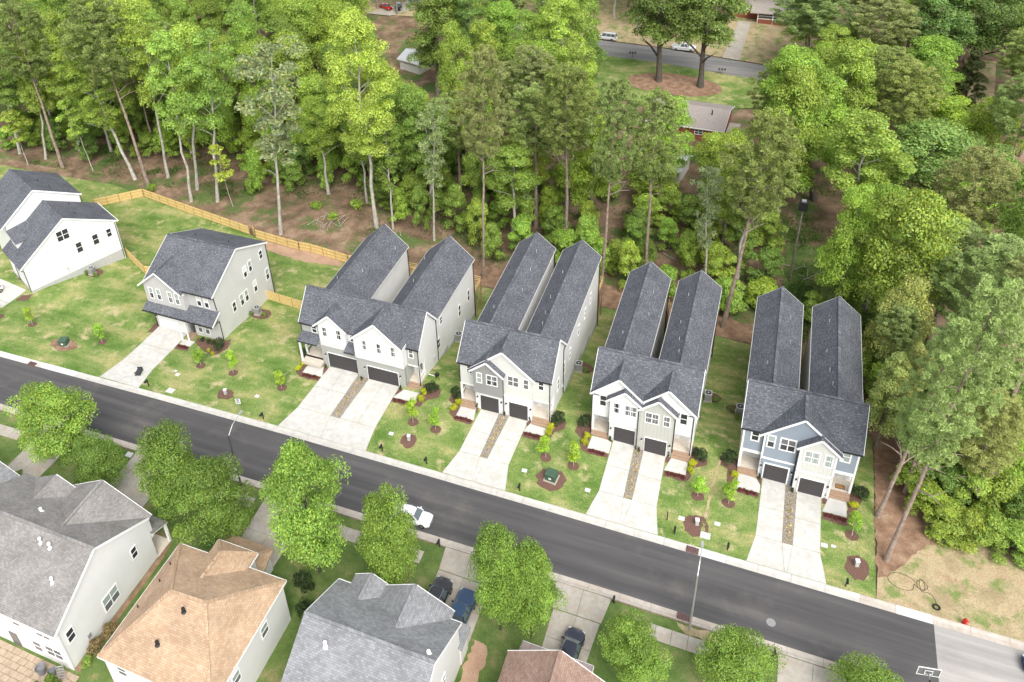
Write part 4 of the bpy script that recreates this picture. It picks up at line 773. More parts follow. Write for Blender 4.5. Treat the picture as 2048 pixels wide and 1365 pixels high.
lids = [(-62.2,-6.9,.22,'small round meter lid beside the fallen bin'),(-61.4,-7.5,.33,'white square lid right of the fallen bin'),(-60.2,-10.6,.55,'large white lid by the kerb near the fallen bin'),(-48.3,-7.6,.3,'white square lid between two saplings near the speed sign'),(-28.6,-7.8,.3,'white square lid right of the wide driveway'),(-11.6,-7.8,.3,'white square lid left of the ringed transformer'),(-4.2,-8.0,.3,'white square lid right of the ringed transformer'),
        (6.0,-8.2,.32,'white square lid beside the bare black post'),(9.6,-7.6,.3,'white square lid right of the pedestal and dry track'),(8.6,-9.5,.5,'long white lid between pedestal and kerb'),(19.95,-6.5,.32,'white square lid touching the last driveway'),(20.8,-6.3,.22,'small pale lid right of the last driveway'),(-58.2,-21.6,.45,'grey square lid under the near-side trees')]
for x, y, w, lb in lids:
    o = plate('meter_lid', [(x-w,y-w*.8),(x+w,y-w*.8),(x+w,y+w*.8),(x-w,y+w*.8)], .075, .1, 'concrete_white', None); tag(o, lb, 'utility cover', 'utility lids set in the lawns')
# speed sign
o = empty('speed_limit_sign', stn(-48.6,-11.0), R(18), 'white speed limit 25 sign on a thin post at the kerb', 'sign')
MB().box(-.03,.03,-.02,.02,-.2,2.6).ob('post','metal_galv',o); p = MB().box(-.32,.32,-.05,-.025,1.75,2.6).ob('sign_plate','sign_white',o)
def meshify(o):
    dg = bpy.context.evaluated_depsgraph_get(); dg.update(); me = bpy.data.meshes.new_from_object(o.evaluated_get(dg)); n = o.name; bpy.data.objects.remove(o)
    q = bpy.data.objects.new(n, me); COL.objects.link(q); return q
def text(body, size, loc, rot, par, mt='sign_black', ext=.004, name='lettering'):
    cu = bpy.data.curves.new(name, 'FONT'); cu.body = body; cu.size = size; cu.align_x = 'CENTER'; cu.align_y = 'CENTER'; cu.extrude = ext; cu.offset = .006
    t = bpy.data.objects.new(name, cu); COL.objects.link(t); t.data.materials.append(MATS[mt]); t = meshify(t); t.parent = par; t.location = loc; t.rotation_euler = rot; return t
text('SPEED', .13, (0,-.06,2.48), (R(90),0,0), o); text('LIMIT', .13, (0,-.06,2.35), (R(90),0,0), o); text('25', .44, (0,-.06,2.02), (R(90),0,0), o)
# wheelie bin lying on the driveway
o = empty('wheelie_bin', stn(-66.8,-8.9,.1), R(20), 'dark grey wheelie bin lying on its side on the driveway', 'bin')
fixn(MB().prism([(-.28,0),(.28,0),(.34,.0),(.34,.62),(-.26,.56)],'y',-.8,.25).ob('body','plastic_charcoal',o))
MB().box(-.34,.38,.25,.33,-.0,.68).ob('lid','plastic_charcoal',o); MB().bar((-.3,.36,.1),(.34,.36,.1),.05,.05).bar((-.3,.36,.6),(.34,.36,.6),.05,.05).ob('handle','black_plastic',o)
for z in (.12,.5): MB().cyl((-.3,-.7,z-.05),(-.38,-.7,z+.03),.13,n=12).ob('wheel','tyre',o)
# hydrant
o = empty('fire_hydrant', stn(31.9,-11.1), 0, 'bright red fire hydrant at the kerb of the vacant lot', 'hydrant')
MB().cyl((0,0,-.1),(0,0,.62),.14,.13,12).cyl((0,0,.0),(0,0,.07),.22,n=12).cyl((0,0,.52),(0,0,.58),.2,n=12).cyl((0,0,.58),(0,0,.78),.16,.05,12).cyl((0,0,.78),(0,0,.86),.04,n=6).ob('barrel','red_paint',o,True)
for d in ((1,0),(-1,0),(0,-1)): MB().cyl((d[0]*.1,d[1]*.1,.42),(d[0]*.26,d[1]*.26,.42),.08,n=10).ob('outlet_cap','red_paint',o)
# tyre and cable on the vacant lot
mb = MB(); N, M_ = 20, 8
for i in range(N):
    for j in range(M_): a, b = 2*math.pi*i/N, 2*math.pi*j/M_; mb.v.append(((.27+.075*math.cos(b))*math.cos(a),(.27+.075*math.cos(b))*math.sin(a),.1+.07*math.sin(b)))
for i in range(N):
    for j in range(M_): mb.f.append((i*M_+j,((i+1)%N)*M_+j,((i+1)%N)*M_+(j+1)%M_,i*M_+(j+1)%M_))
o = mb.ob('old_tyre','tyre',None,True); o.location = stn(29.7,-10.2); tag(o,'black ring-shaped tyre lying on the vacant lot near the hydrant','tyre')
def curve(name, pts, r, mt, par=None, cyc=False):
    cu = bpy.data.curves.new(name,'CURVE'); cu.dimensions = '3D'; cu.bevel_depth = r; cu.bevel_resolution = 1
    sp = cu.splines.new('NURBS'); sp.points.add(len(pts)-1); sp.use_endpoint_u = True; sp.order_u = 3
    for q, p in zip(sp.points, pts): q.co = (*p, 1)
    cu.materials.append(MATS[mt]); o = bpy.data.objects.new(name, cu); COL.objects.link(o); o = meshify(o)
    if par: o.parent = par
    return o
cp = [(26.9+1.25*math.cos(a)+.0,-8.3+.95*math.sin(a)) for a in [R(q) for q in range(20,330,25)]]+[(28.6+.65*math.cos(a)*(1-k*.03),-8.1+.5*math.sin(a)*(1+k*.02)) for k, a in enumerate([R(q) for q in range(180,1000,30)])]+[(29.3,-8.7),(29.7,-9.4),(29.75,-10.0)]
o = curve('cable_coil', [(x,y,T(x,y)+.09) for x,y in cp], .02, 'cable'); tag(o,'thin brown cable coiled loosely on the dry vacant lot','cable')
# basketball hoop
o = empty('basketball_hoop', (27.9,-20.0,.05), R(10), 'portable basketball hoop with clear white-lined backboard at the near kerb', 'basketball hoop')
MB().cyl((0,-.6,0),(0,0,3.0),.07,n=8).bar((0,-.1,2.7),(0,.55,3.2),.08,.08).ob('pole','gutter_black',o); MB().box(-.45,.45,-1.2,-.3,0,.25).ob('base','black_plastic',o)
mb = MB()
for a in ((-.9,.9,2.75,2.8),(-.9,.9,3.78,3.83),(-.9,-.85,2.8,3.78),(.85,.9,2.8,3.78),(-.32,.32,3.4,3.44),(-.32,.32,2.95,2.99),(-.32,-.28,2.99,3.4),(.28,.32,2.99,3.4)): mb.box(a[0],a[1],.57,.63,a[2],a[3])
bb = mb.ob('backboard','trim_white',o); MB().box(-.85,.85,.59,.61,2.8,3.78).ob('board_panel','glass_grey',bb)
mb = MB(); N = 16
for i in range(N): a, b = 2*math.pi*i/N, 2*math.pi*(i+1)/N; mb.bar((.23*math.cos(a),.9+.23*math.sin(a),3.05),(.23*math.cos(b),.9+.23*math.sin(b),3.05),.025,.025)
mb.ob('rim','red_paint',o)
def flat(name, pts, dz, th, mt, lb, cat): o = plate(name, pts, dz, th, mt, None); return tag(o, lb, cat)
for x, y, n_, lb in ((7.6,-11.75,2,'rusty storm drain grate in the far kerb near the dry track'),(7.8,-19.5,2,'rusty storm drain grate in the near kerb beside the street lamp'),(-82.9,-12.9,1,'rusty storm drain in the far kerb at the left lot')):
    o = plate('storm_drain', [(x-.62,y-.36),(x+.62,y-.36),(x+.62,y+.36),(x-.62,y+.36)], .14-T(x,y), .1, 'rust_grate', None); tag(o, lb, 'drain', 'kerb storm drains')
    for i in range(7): MB().box(x-.55+i*.165, x-.5+i*.165, y-.32, y+.32, .135, .17).ob('grate_bar','gutter_black',o)
o = MB().cyl((15.5,-17.1,-.02),(15.5,-17.1,.022),.42,n=24).ob('manhole_cover','ac_grey'); tag(o,'round manhole cover in the dark asphalt','manhole')
# air conditioners
def acu(x, y, z, lb, h=.85, dz=0):
    o = empty('air_conditioner', (x,y,z), .1, lb, 'air conditioner', 'outdoor air conditioning units')
    MB().box(-.5,.5,-.5,.5,-.5,.08).ob('pad','concrete_aged',o); mb = MB().box(-.42,.42,-.42,.42,.08,h)
    for i in range(6): mb.box(-.435,.435,-.435,.435,.14+i*.11,.18+i*.11)
    mb.ob('casing','ac_grey',o); MB().cyl((0,0,h),(0,0,h+.04),.36,n=20).ob('fan_recess','ac_dark',o)
    mb = MB().box(-.44,.44,-.44,-.36,h-.02,h+.05).box(-.44,.44,.36,.44,h-.02,h+.05).box(-.44,-.36,-.36,.36,h-.02,h+.05).box(.36,.44,-.36,.36,h-.02,h+.05); mb.ob('top_rim','utility_grey',o)
    MB().cyl((0,0,h+.03),(0,0,h+.08),.1,n=10).ob('fan_hub','utility_grey',o)
for x, y, lb in ((-10.1,12.2,'grey air conditioner with bushes right of the cream duplex'),(6.4,12.6,'grey air conditioner with bushes right of the white duplex'),(10.3,11.2,'grey air conditioner with bushes left of the blue-grey duplex'),(-58.4,8.4,'grey air conditioner by the wooden fence beside the light grey house'),(-91.9,9.3,'grey air conditioner beside the white gabled house'),(-27.5,12.9,'grey air conditioner right of the wide duplex')):
    acu(x, y, T(x,y)+.3, lb, 1.15)
# barbecue, planters and ladder on the patio, grill near the wide duplex
o = empty('barbecue', stn(-26.6,2.6), 0, 'black kettle barbecue with white pipe beside the wide duplex', 'barbecue')
MB().cyl((0,0,.5),(0,0,.75),.2,.34,12).cyl((0,0,.75),(0,0,1.0),.34,.18,12).ob('bowl','black_plastic',o,True)
for a in (0,2.1,4.2): MB().bar((0,0,.6),(.3*math.cos(a),.3*math.sin(a),0),.04,.04).ob('leg','black_plastic',o)
MB().cyl((-.3,0,.35),(-1.3,.1,.35),.05,n=8).ob('white_pipe','trim_white',o)
for i, (x, y, r, h, lb) in enumerate(((-48.3,-46.6,.5,.95,'larger grey planter pot on the patio'),(-47.1,-46.4,.38,.8,'smaller grey planter pot between pot and ladder on the patio'))):
    mb = MB().cyl((0,0,0),(0,0,h),r*.75,r,18,False).cyl((0,0,h),(0,0,h-.25),r,r*.8,18,False).cyl((0,0,h-.3),(0,0,h-.28),r*.84,n=18); o = mb.ob('planter_pot','terracotta'); o.location = (x,y,.09); tag(o,lb,'planter','planter pots on the patio')
o = empty('step_ladder', (-46.2,-46.0,.09), R(30), 'folded metal plant stand by the house corner on the patio', 'stand')
for x in (-.35,.35): MB().bar((x,-.5,0),(x,0,1.7),.04,.04).ob('leg','metal_galv',o); MB().bar((x,.5,0),(x,0,1.7),.04,.04).ob('leg','metal_galv',o)
for k in range(5): MB().box(-.35,.35,-.46+k*.09,-.34+k*.09,.2+k*.3,.23+k*.3).ob('shelf','metal_galv',o)
o = empty('water_barrel', (-10.1,-34.3,.06), 0, 'dark green plastic bin beside the cool grey roofed house', 'bin'); MB().cyl((0,0,0),(0,0,.9),.35,.38,14).ob('body','utility_green',o,True); MB().cyl((0,0,.9),(0,0,.97),.4,n=14).ob('lid','utility_green',o)
o = MB().box(-.45,.45,-.28,.28,0,.03).ob('doormat','doormat'); o.location = (16.56+4.75,1.45,-.163+.487); tag(o,'brown doormat with dark border on the right porch of the blue-grey duplex','doormat')
o['label'] = 'brown doormat with dark border on the right porch of the blue-grey duplex'; MB().box(-.47,-.43,-.3,.3,0,.035).box(.43,.47,-.3,.3,0,.035).box(-.43,.43,-.3,-.26,0,.035).box(-.43,.43,.26,.3,0,.035).ob('border','black_plastic',o)
# utility pole in the woods
o = empty('utility_pole', stn(15.0,46.5), 0, 'grey utility pole with a dark box on top above the shaded clearing', 'utility pole'); MB().cyl((0,0,-.3),(0,0,13.5),.17,.11,10).ob('pole','trunk_grey',o); MB().box(-.6,.6,-.55,.55,13.2,14.6).ob('top_box','black_plastic',o); MB().box(-.3,.3,-.3,.3,14.6,14.75).ob('box_lid','ac_grey',o)
# wooden privacy fences
def fence(name, pts, label, h=1.85, posts_out=True, gate=None):
    o = empty(name, (0,0,0), 0, label, 'fence', 'new wooden privacy fences'); o['category'] = 'fence'
    rg = random.Random(3)
    for a, b in zip(pts, pts[1:]):
        L = math.hypot(b[0]-a[0], b[1]-a[1]); n = max(1, round(L/2.44)); ux, uy = (b[0]-a[0])/L, (b[1]-a[1])/L; nx_, ny_ = -uy, ux
        for i in range(n):
            p, q = lrp(a,b,i/n), lrp(a,b,(i+1)/n); zp, zq = T(*p), T(*q); mb = MB(); m = 16
            for k in range(m):
                c0, c1 = lrp(p,q,(k+.03)/m), lrp(p,q,(k+.97)/m); z0 = zp+(zq-zp)*(k+.5)/m; e = rg.uniform(-.012,.012); hh = h+rg.uniform(-.015,.015)
                mb.add([(c0[0]+nx_*(.02+e),c0[1]+ny_*(.02+e),z0-.02),(c1[0]+nx_*(.02+e),c1[1]+ny_*(.02+e),z0-.02),(c1[0]+nx_*(.045+e),c1[1]+ny_*(.045+e),z0-.02),(c0[0]+nx_*(.045+e),c0[1]+ny_*(.045+e),z0-.02),
                        (c0[0]+nx_*(.02+e),c0[1]+ny_*(.02+e),z0+hh),(c1[0]+nx_*(.02+e),c1[1]+ny_*(.02+e),z0+hh),(c1[0]+nx_*(.045+e),c1[1]+ny_*(.045+e),z0+hh),(c0[0]+nx_*(.045+e),c0[1]+ny_*(.045+e),z0+hh)],
                       [(0,3,2,1),(4,5,6,7),(0,1,5,4),(1,2,6,5),(2,3,7,6),(3,0,4,7)])
            pn = mb.ob('picket_panel','fence_wood',o)
            for z in (.3,.95,1.62): MB().bar((p[0]-nx_*.03,p[1]-ny_*.03,zp+z),(q[0]-nx_*.03,q[1]-ny_*.03,zq+z),.09,.11).ob('rail','fence_wood',pn)
            MB().box(p[0]-.06,p[0]+.06,p[1]-.06,p[1]+.06,zp-.3,zp+h+.02).ob('post','fence_post_wood',o)
        MB().box(b[0]-.06,b[0]+.06,b[1]-.06,b[1]+.06,T(*b)-.3,T(*b)+h+.02).ob('post','fence_post_wood',o)
    return o
fence('wooden_fence', [(-109.6,29.4),(-102.6,35.5),(-74.2,29.95)], 'long wooden fence turning the far left back corner of the lawn')
fence('wooden_fence', [(-73.6,30.3),(-72.6,29.4),(-62.8,28.1),(-53.0,27.6),(-46.5,28.0),(-40,29)], 'wooden fence running right from the jog behind the grey house')
fence('wooden_fence', [(-83.4,12.5),(-90.6,16.4)], 'short wooden fence between the white gabled house and the grey house'); fence('wooden_fence', [(-83.3,12.4),(-71.7,13.3)][:2], 'wooden fence reaching the rear left corner of the grey house')
fence('wooden_fence', [(-44.7,11.0),(-59.4,12.7)], 'short wooden fence between the grey house and the wide duplex')
# ---------------------------------------------------------------- vehicles
def car(loc, rz, paint, label, kind='sedan', name='parked_car', cat='car', group='parked vehicles'):
    o = empty(name, loc, rz, label, cat, group)
    L, Wd, H = {'sedan': (4.7,1.82,1.42), 'suv': (4.85,1.94,1.78), 'pickup': (5.6,1.98,1.82), 'van': (5.0,1.95,1.78), 'hatch': (4.3,1.8,1.45)}[kind]
    hb_ = {'sedan': .94, 'suv': 1.12, 'pickup': 1.15, 'van': 1.1, 'hatch': .96}[kind]
    hood = {'sedan': .82, 'suv': 1.04, 'pickup': 1.1, 'van': .98, 'hatch': .84}[kind]
    st = []; N = 17
    for i in range(N):
        t = i/(N-1); y = -L/2+L*t; e = abs(2*t-1); w = Wd/2*(1-.30*max(0,(e-.80)/.20)**2.2)
        if kind == 'pickup': zt = hood-.05*(t < .1) if t < .30 else (hb_ if t < .62 else 1.12)
        else: zt = hood-(.22*max(0,(.12-t)/.12)**1.5) if t < .28 else (hb_ if t < .84 else hb_-(.1 if kind in ('sedan',) else 0)*1-(.25*max(0,(t-.93)/.07)**1.5))
        st.append((y, w, zt))
    prof = lambda w, zt: [(0,zt+.035),(w*.55,zt+.02),(w*.84,zt-.02),(w*.96,zt-.12),(w,zt-.30),(w*.985,.52),(w*.95,.30),(w*.8,.22),(0,.2)]
    mb = MB(); K = 9
    for y, w, zt in st:
        pr = prof(w, zt); ringp = pr+[(-a, b) for a, b in pr[-2:0:-1]]; mb.v += [(a, y, b) for a, b in ringp]
    M = 2*K-2
    for i in range(N-1):
        for j in range(M): mb.f.append((i*M+j,(i+1)*M+j,(i+1)*M+(j+1)%M,i*M+(j+1)%M))
    mb.f += [tuple(range(M)), tuple(range((N-1)*M, N*M))[::-1]]
    body = fixn(mb.ob('body', paint, o, True))
    try: body.data.set_sharp_from_angle(angle=R(38))
    except Exception: pass
    y0, y1, y2, y3 = {'sedan': (-.23,-.10,.24,.37), 'suv': (-.24,-.13,.40,.48), 'pickup': (-.22,-.11,.09,.13), 'van': (-.30,-.16,.42,.485), 'hatch': (-.24,-.1,.33,.46)}[kind]
    y0, y1, y2, y3 = y0*L, y1*L, y2*L, y3*L; wb, wt = Wd/2*.90, Wd/2*.70; zb = hb_-.03
    def corner(y, w, z): return [(-w,y,z),(w,y,z)]
    B = [(-wb,y0,zb),(wb,y0,zb),(wb,y3,zb),(-wb,y3,zb)]; Tq = [(-wt,y1,H-.05),(wt,y1,H-.05),(wt,y2,H-.05),(-wt,y2,H-.05)]
    fixn(MB().add([tuple(Vector(v)*1) for v in B+Tq], [(0,1,5,4),(1,2,6,5),(2,3,7,6),(3,0,4,7),(4,5,6,7)]).ob('cabin_glass','car_glass',o))
    r = MB(); rt = []
    n1 = 7
    for i in range(n1):
        t = i/(n1-1); y = y1-.05+(y2-y1+.1)*t; w = wt*(1.03-.07*abs(2*t-1)**3); zc = H-.05+.05*math.sin(math.pi*t)
        r.v += [(-w,y,H-.07),(-w*.85,y,zc-.01),(0,y,zc+.02),(w*.85,y,zc-.01),(w,y,H-.07)]
    for i in range(n1-1):
        for j in range(4): r.f.append((i*5+j,i*5+j+1,(i+1)*5+j+1,(i+1)*5+j))
    ro_ = r.ob('roof_panel', paint, o, True)
    p = MB()
    for a, b in zip(B, Tq): p.bar(a, b, .09, .07, (0,1,0))
    for s in (-1,1):
        for f_ in ((.42,) if kind in ('sedan','hatch','pickup') else (.33,.68)):
            yb_, yt = y0+(y3-y0)*f_+.1, y1+(y2-y1)*f_; p.bar((s*wb,yb_,zb),(s*wt,yt,H-.05),.07,.08,(0,1,0))
    p.ob('pillar', paint, o)
    for s in (-1,1):
        for yy in (-L*.315, L*.30):
            w_ = MB().cyl((s*(Wd/2-.22),yy,.34),(s*(Wd/2+.01),yy,.34),.34,n=18).ob('wheel','tyre',o); MB().cyl((s*(Wd/2-.02),yy,.34),(s*(Wd/2+.02),yy,.34),.2,n=12).ob('rim','hub',w_)
        MB().box(s*(wb+.02) if s > 0 else s*(wb+.24), s*(wb+.24) if s > 0 else s*(wb+.02), y0+.25, y0+.38, zb-.02, zb+.15).ob('mirror', paint, o)
        MB().box(s*Wd*.33-.17, s*Wd*.33+.17, -L/2-.015+.1, -L/2+.3, hood-.32, hood-.17).ob('headlight','lamp_clear',o)
        MB().box(s*Wd*.36-.15, s*Wd*.36+.15, L/2-.2, L/2-.03, hb_-.3, hb_-.12).ob('tail_light','lamp_red',o)
        if kind in ('suv','van'): MB().bar((s*wt*.93,y1+.2,H+.04),(s*wt*.93,y2-.1,H+.04),.05,.05).ob('roof_rail','hub',o)
    MB().box(-.5,.5,-L/2-.0+.0,-L/2+.06,.42,.62).ob('grille','black_plastic',o)
    if kind == 'pickup':
        MB().box(-Wd*.40,Wd*.40,.17*L,.47*L,1.08,1.19).ob('bed_cover', 'black_plastic' if paint != 'car_white' else 'utility_grey', o)
    return o
car((-15.1,-26.5,.085), R(180-2), 'car_black', 'black SUV with roof rails parked beside the blue pickup', 'suv')
car((-12.35,-27.4,.085), R(180-2), 'car_blue', 'dark blue pickup truck half under the maple', 'pickup', cat='pickup truck')
car((-1.45,-26.9,.085), R(180-3), 'car_navy', 'navy sedan alone on the near-side driveway', 'sedan')
car((-21.4,-18.1,.0), R(90+1), 'car_white', 'white sedan parked at the near kerb under a street tree', 'sedan')
car((38.2,-13.6,-.006), R(-90+3), 'car_royal', 'royal blue car at the right edge on the old grey road', 'hatch')
car((-103.4,-1.6,T(-103.4,-1.6)+.085), R(0), 'car_white', 'white car on the driveway at the far left edge', 'hatch')
def fz(x, y): return T(x, y)+.1
car((-31.5,129.6,fz(-31.5,129.6)), R(-98), 'car_white', 'white minivan on the far road beyond the woods', 'van', 'parked_van', 'van')
car((-12.6,126.6,fz(-12.6,126.6)), R(82+180-170-2), 'car_white', 'white pickup truck on the far road beside the oaks', 'pickup', 'parked_pickup', 'pickup truck')
car((-95.5,136.2,fz(-95.5,136.2)), R(60), 'car_red', 'red car at the top of the picture beyond the woods', 'sedan')
car((-91.8,136.6,fz(-91.8,136.6)), R(20), 'car_black', 'small black car right of the red one', 'hatch'); car((-88.6,140.6,fz(-88.6,140.6)), R(-30), 'car_silver', 'silver car farthest along the distant gravel drive', 'van')
for (x, y), lb in (((-2.8,115.9),'cluster of mailboxes by the far road right of the oaks'),((-23.4,120.2),'mailbox rack by the far road left of the oaks')):
    o = empty('mailbox_rack', stn(x,y,.1), .1, lb, 'mailbox'); MB().box(-.05,.05,-.05,.05,-.2,1.1).box(-.9,.9,-.08,.08,1.0,1.1).ob('post','trunk_grey',o)
    for k in (-.6,0,.6): MB().box(k-.14,k+.14,-.35,.2,1.1,1.4).ob('box','gutter_black',o)
# ---------------------------------------------------------------- trees and plants
NR = np.random.RandomState(11)
def leafmesh(name, P, Nn, size, lv, aspect=.62, jitter=.55):
    """P: leaf centres (n,3); Nn: preferred normals; size per leaf; each leaf is a bent diamond of two triangles"""
    n = len(P); nr = Nn+NR.normal(0, jitter, (n,3)); nr /= np.linalg.norm(nr, axis=1)[:,None]+1e-9
    t = np.cross(nr, NR.normal(0,1,(n,3))); t /= np.linalg.norm(t, axis=1)[:,None]+1e-9; b = np.cross(nr, t)
    s = size[:,None]; V = np.empty((n,4,3)); V[:,0] = P-t*s; V[:,1] = P+b*s*aspect-nr*s*.18; V[:,2] = P+t*s; V[:,3] = P-b*s*aspect-nr*s*.18
    me = bpy.data.meshes.new(name); me.vertices.add(4*n); me.vertices.foreach_set('co', V.reshape(-1).astype(np.float32))
    me.loops.add(6*n); me.polygons.add(2*n); k = np.arange(n)[:,None]*4
    me.loops.foreach_set('vertex_index', (k+np.array([[0,1,2,0,2,3]])).reshape(-1).astype(np.int32)); me.polygons.foreach_set('loop_start', (np.arange(2*n)*3).astype(np.int32))
    me.update(calc_edges=True)
    a = me.attributes.new('lv', 'FLOAT_COLOR', 'POINT'); c = np.ones((n,4,4), np.float32); c[:,:,:3] = lv[:,None,:]; a.data.foreach_set('color', c.reshape(-1))
    me.materials.append(MATS['leaves']); return me
def lobes(r, h, z0, k, flat=1., top=1., rmin=.25, lob=(.22,.36), shape='oval'):
    out = []; ph = NR.rand(4)*6.28
    for i in range(k):
        u = NR.rand(); a = NR.rand()*2*math.pi; z = z0+h*(.06+.9*u)
        f = {'oval': math.sin(math.pi*min(1,(.10+.86*u)))**.55, 'cone': (1.02-u)**.8, 'dome': math.sqrt(max(.05,1-u**2.4)), 'vase': .35+.75*u if u < .7 else 1.1*math.sqrt(max(.05,1-((u-.7)/.32)**2))}[shape]
        f *= 1+.16*math.sin(2*a+ph[0])+.15*math.sin(3*a+4*u+ph[1])+.10*math.sin(9*u+ph[2])
        rr = r*f*(rmin+(1-rmin)*NR.rand()**.45)*.82; q = r*NR.uniform(*lob); out.append((rr*math.cos(a)*NR.uniform(.9,1.1), rr*math.sin(a), z, q, NR.uniform(.78,1.2)))
    return out
def crown(name, r, h, z0, k, per, leaf, shape='oval', lob=(.22,.36), rmin=.25, flat=.75, tuft=False, hue=.12):
    LB = lobes(r, h, z0, k, rmin=rmin, lob=lob, shape=shape); P = []; N_ = []; S = []; C = []
    for x, y, z, q, br in LB:
        d = NR.normal(0,1,(per,3)); d /= np.linalg.norm(d, axis=1)[:,None]; d[:,2] = np.where(d[:,2] < -.35, -d[:,2]*.6, d[:,2])
        rad = q*(.55+.5*NR.rand(per)**.6)[:,None]; p = d*rad; p[:,2] *= flat; P.append(p+np.array([x,y,z])); N_.append(d*1.1+np.array([0,0,.55])); S.append(leaf*NR.uniform(.65,1.25,per))
        c = np.ones((per,3))*(br*NR.uniform(.6,1.32,per))[:,None]; w = NR.normal(0,hue,per)[:,None]; c = c*np.hstack([1+w*1.1, 1+w*.35, 1-w*.6]); C.append(np.clip(c,.1,2))
    return leafmesh(name, np.vstack(P), np.vstack(N_), np.concatenate(S), np.vstack(C).astype(np.float32), .5 if not tuft else .28, .6)
def trunk(name, h, r0, mt, z_br=.45, limbs=7, rl=.5, spread=2.5, lean=.0, wob=.25, top=.95):
    mb = MB(); n = 9; pts = []
    for i in range(n+1):
        t = i/n; pts.append((NR.normal(0,wob*.35)*(t > 0)*min(1,t*3)+lean*t*t, NR.normal(0,wob*.35)*(t > 0)*min(1,t*3), h*top*t-.3*(i == 0)))
    for i in range(n): mb.cyl(pts[i], pts[i+1], r0*(1-.84*i/n)*(1.35 if i == 0 else 1), r0*(1-.84*(i+1)/n), 7, False)
    for j in range(limbs):
        t = z_br+(.93-z_br)*(j+NR.rand())/limbs; k = min(n-1, int(t*n)); a = NR.rand()*6.283; f = t*n-k
        p = Vector(pts[k]).lerp(Vector(pts[k+1]), f); L = spread*(1.15-.75*(t-z_br)/(1-z_br))*NR.uniform(.7,1.1); q = p+Vector((math.cos(a)*L, math.sin(a)*L, L*rl*NR.uniform(.7,1.3)))
        md = p.lerp(q,.5)+Vector((0,0,L*.08)); rr = r0*(1-.84*t)*.55
        mb.cyl(p, md, rr, rr*.65, 5, False); mb.cyl(md, q, rr*.65, rr*.2, 5, False)
        q2 = md+Vector((math.cos(a+.8)*L*.4, math.sin(a+.8)*L*.4, L*.3)); mb.cyl(md, q2, rr*.4, rr*.15, 4, False)
    return mb.ob(name, mt, smooth=True, mesh=True)
def pinecrown(name, r, h, z0, k, per):
    P = []; N_ = []; S = []; C = []
    for i in range(k):
        u = NR.rand(); z = z0+h*(.02+.96*u); f = (math.sin(math.pi*(.12+.80*u))**.7); a = NR.rand()*6.283; rr = r*f*(.15+.85*NR.rand()**.6)
        c0 = np.array([rr*math.cos(a), rr*math.sin(a), z+.25*rr*.3]); q = NR.uniform(.38,.62); br = NR.uniform(.75,1.25)
        d = NR.normal(0,1,(per,3)); d[:,2] += .5; d /= np.linalg.norm(d, axis=1)[:,None]; P.append(c0+d*q*NR.uniform(.5,1,per)[:,None]*np.array([1,1,.62])); t = np.cross(d, NR.normal(0,1,(per,3))); N_.append(t+np.array([0,0,.6])); S.append(NR.uniform(.15,.26,per))
        c = np.ones((per,3))*(br*NR.uniform(.7,1.3,per))[:,None]; C.append(c)
    return leafmesh(name, np.vstack(P), np.vstack(N_), np.concatenate(S), np.vstack(C).astype(np.float32), .26, .7)
PROTO = {}
def proto(kind, n, fc, ft, r, h, htot): PROTO[kind] = ([fc(i) for i in range(n)], [ft(i) for i in range(n)], r, h, htot)
# crowns are built round the trunk base; htot is the height of the model, r its crown radius
proto('broad', 7, lambda i: crown('crown', 5, 14.5, 5.5, 66, 320, .185, 'oval' if i % 2 else 'dome', (.24,.40)), lambda i: trunk('trunk', 19, .34, MATS['trunk_grey'], .35, 9, .6, 3.2), 5.4, 14, 20.6)
proto('tall', 6, lambda i: crown('crown', 4.3, 16, 11.5, 56, 280, .185, 'oval', (.20,.38), .15, .8), lambda i: trunk('trunk', 27.5, .30, MATS['trunk_pale'], .42, 14, .8, 3.2, wob=.6), 4.7, 15, 28)
proto('pine', 5, lambda i: pinecrown('crown', 4.5, 12.5, 17.2, 300, 74), lambda i: trunk('trunk', 30, .30, MATS['trunk_pine'], .5, 16, .35, 3.0, wob=.12), 4.3, 11, 30)
proto('talltree', 2, lambda i: crown('crown', 6.8, 25, 14, 120, 320, .18, 'oval', (.15,.27), .15, .8), lambda i: trunk('trunk', 39.5, .38, MATS['trunk_pale'], .35, 20, .9, 4.2, wob=.6), 7.3, 25, 40)
proto('bigmaple', 1, lambda i: crown('crown', 9.3, 23, 4.5, 190, 380, .20, 'dome', (.13,.21), .3, .85), lambda i: trunk('trunk', 26, .5, MATS['trunk_dark'], .25, 16, .7, 6), 9.8, 23, 28.6)
proto('pinefull', 4, lambda i: pinecrown('crown', 3.7, 17.5, 12.2, 330, 76), lambda i: trunk('trunk', 30, .30, MATS['trunk_pine'], .3, 22, .3, 2.8, wob=.12), 3.9, 20, 30)
proto('sparse', 2, lambda i: crown('crown', 4.2, 17, 10.5, 62, 75, .21, 'vase', (.16,.30), .2, .8), lambda i: trunk('trunk', 27.5, .26, MATS['trunk_pale'], .35, 16, 1.1, 2.6), 4.6, 17, 28)
proto('oakc', 2, lambda i: crown('crown', 6, 15.5, 8.0, 80, 280, .22, 'oval', (.22,.36)), lambda i: trunk('trunk', 22, .55, MATS['trunk_dark'], .2, 11, .7, 4), 6.6, 18, 24)
proto('conifer', 1, lambda i: crown('crown', 3, 12, 1, 60, 140, .2, 'cone', (.2,.34), .5), lambda i: trunk('trunk', 12, .2, MATS['trunk_dark'], .1, 6, .1, 1.5), 3.2, 12, 13.2)
proto('street', 4, lambda i: crown('crown', 4, 9, 2.0, 76, 400, .118, 'oval', (.24,.38), .3, .85), lambda i: trunk('trunk', 9.5, .15, MATS['trunk_dark'], .2, 9, .9, 2.2), 4.4, 9, 11.3)
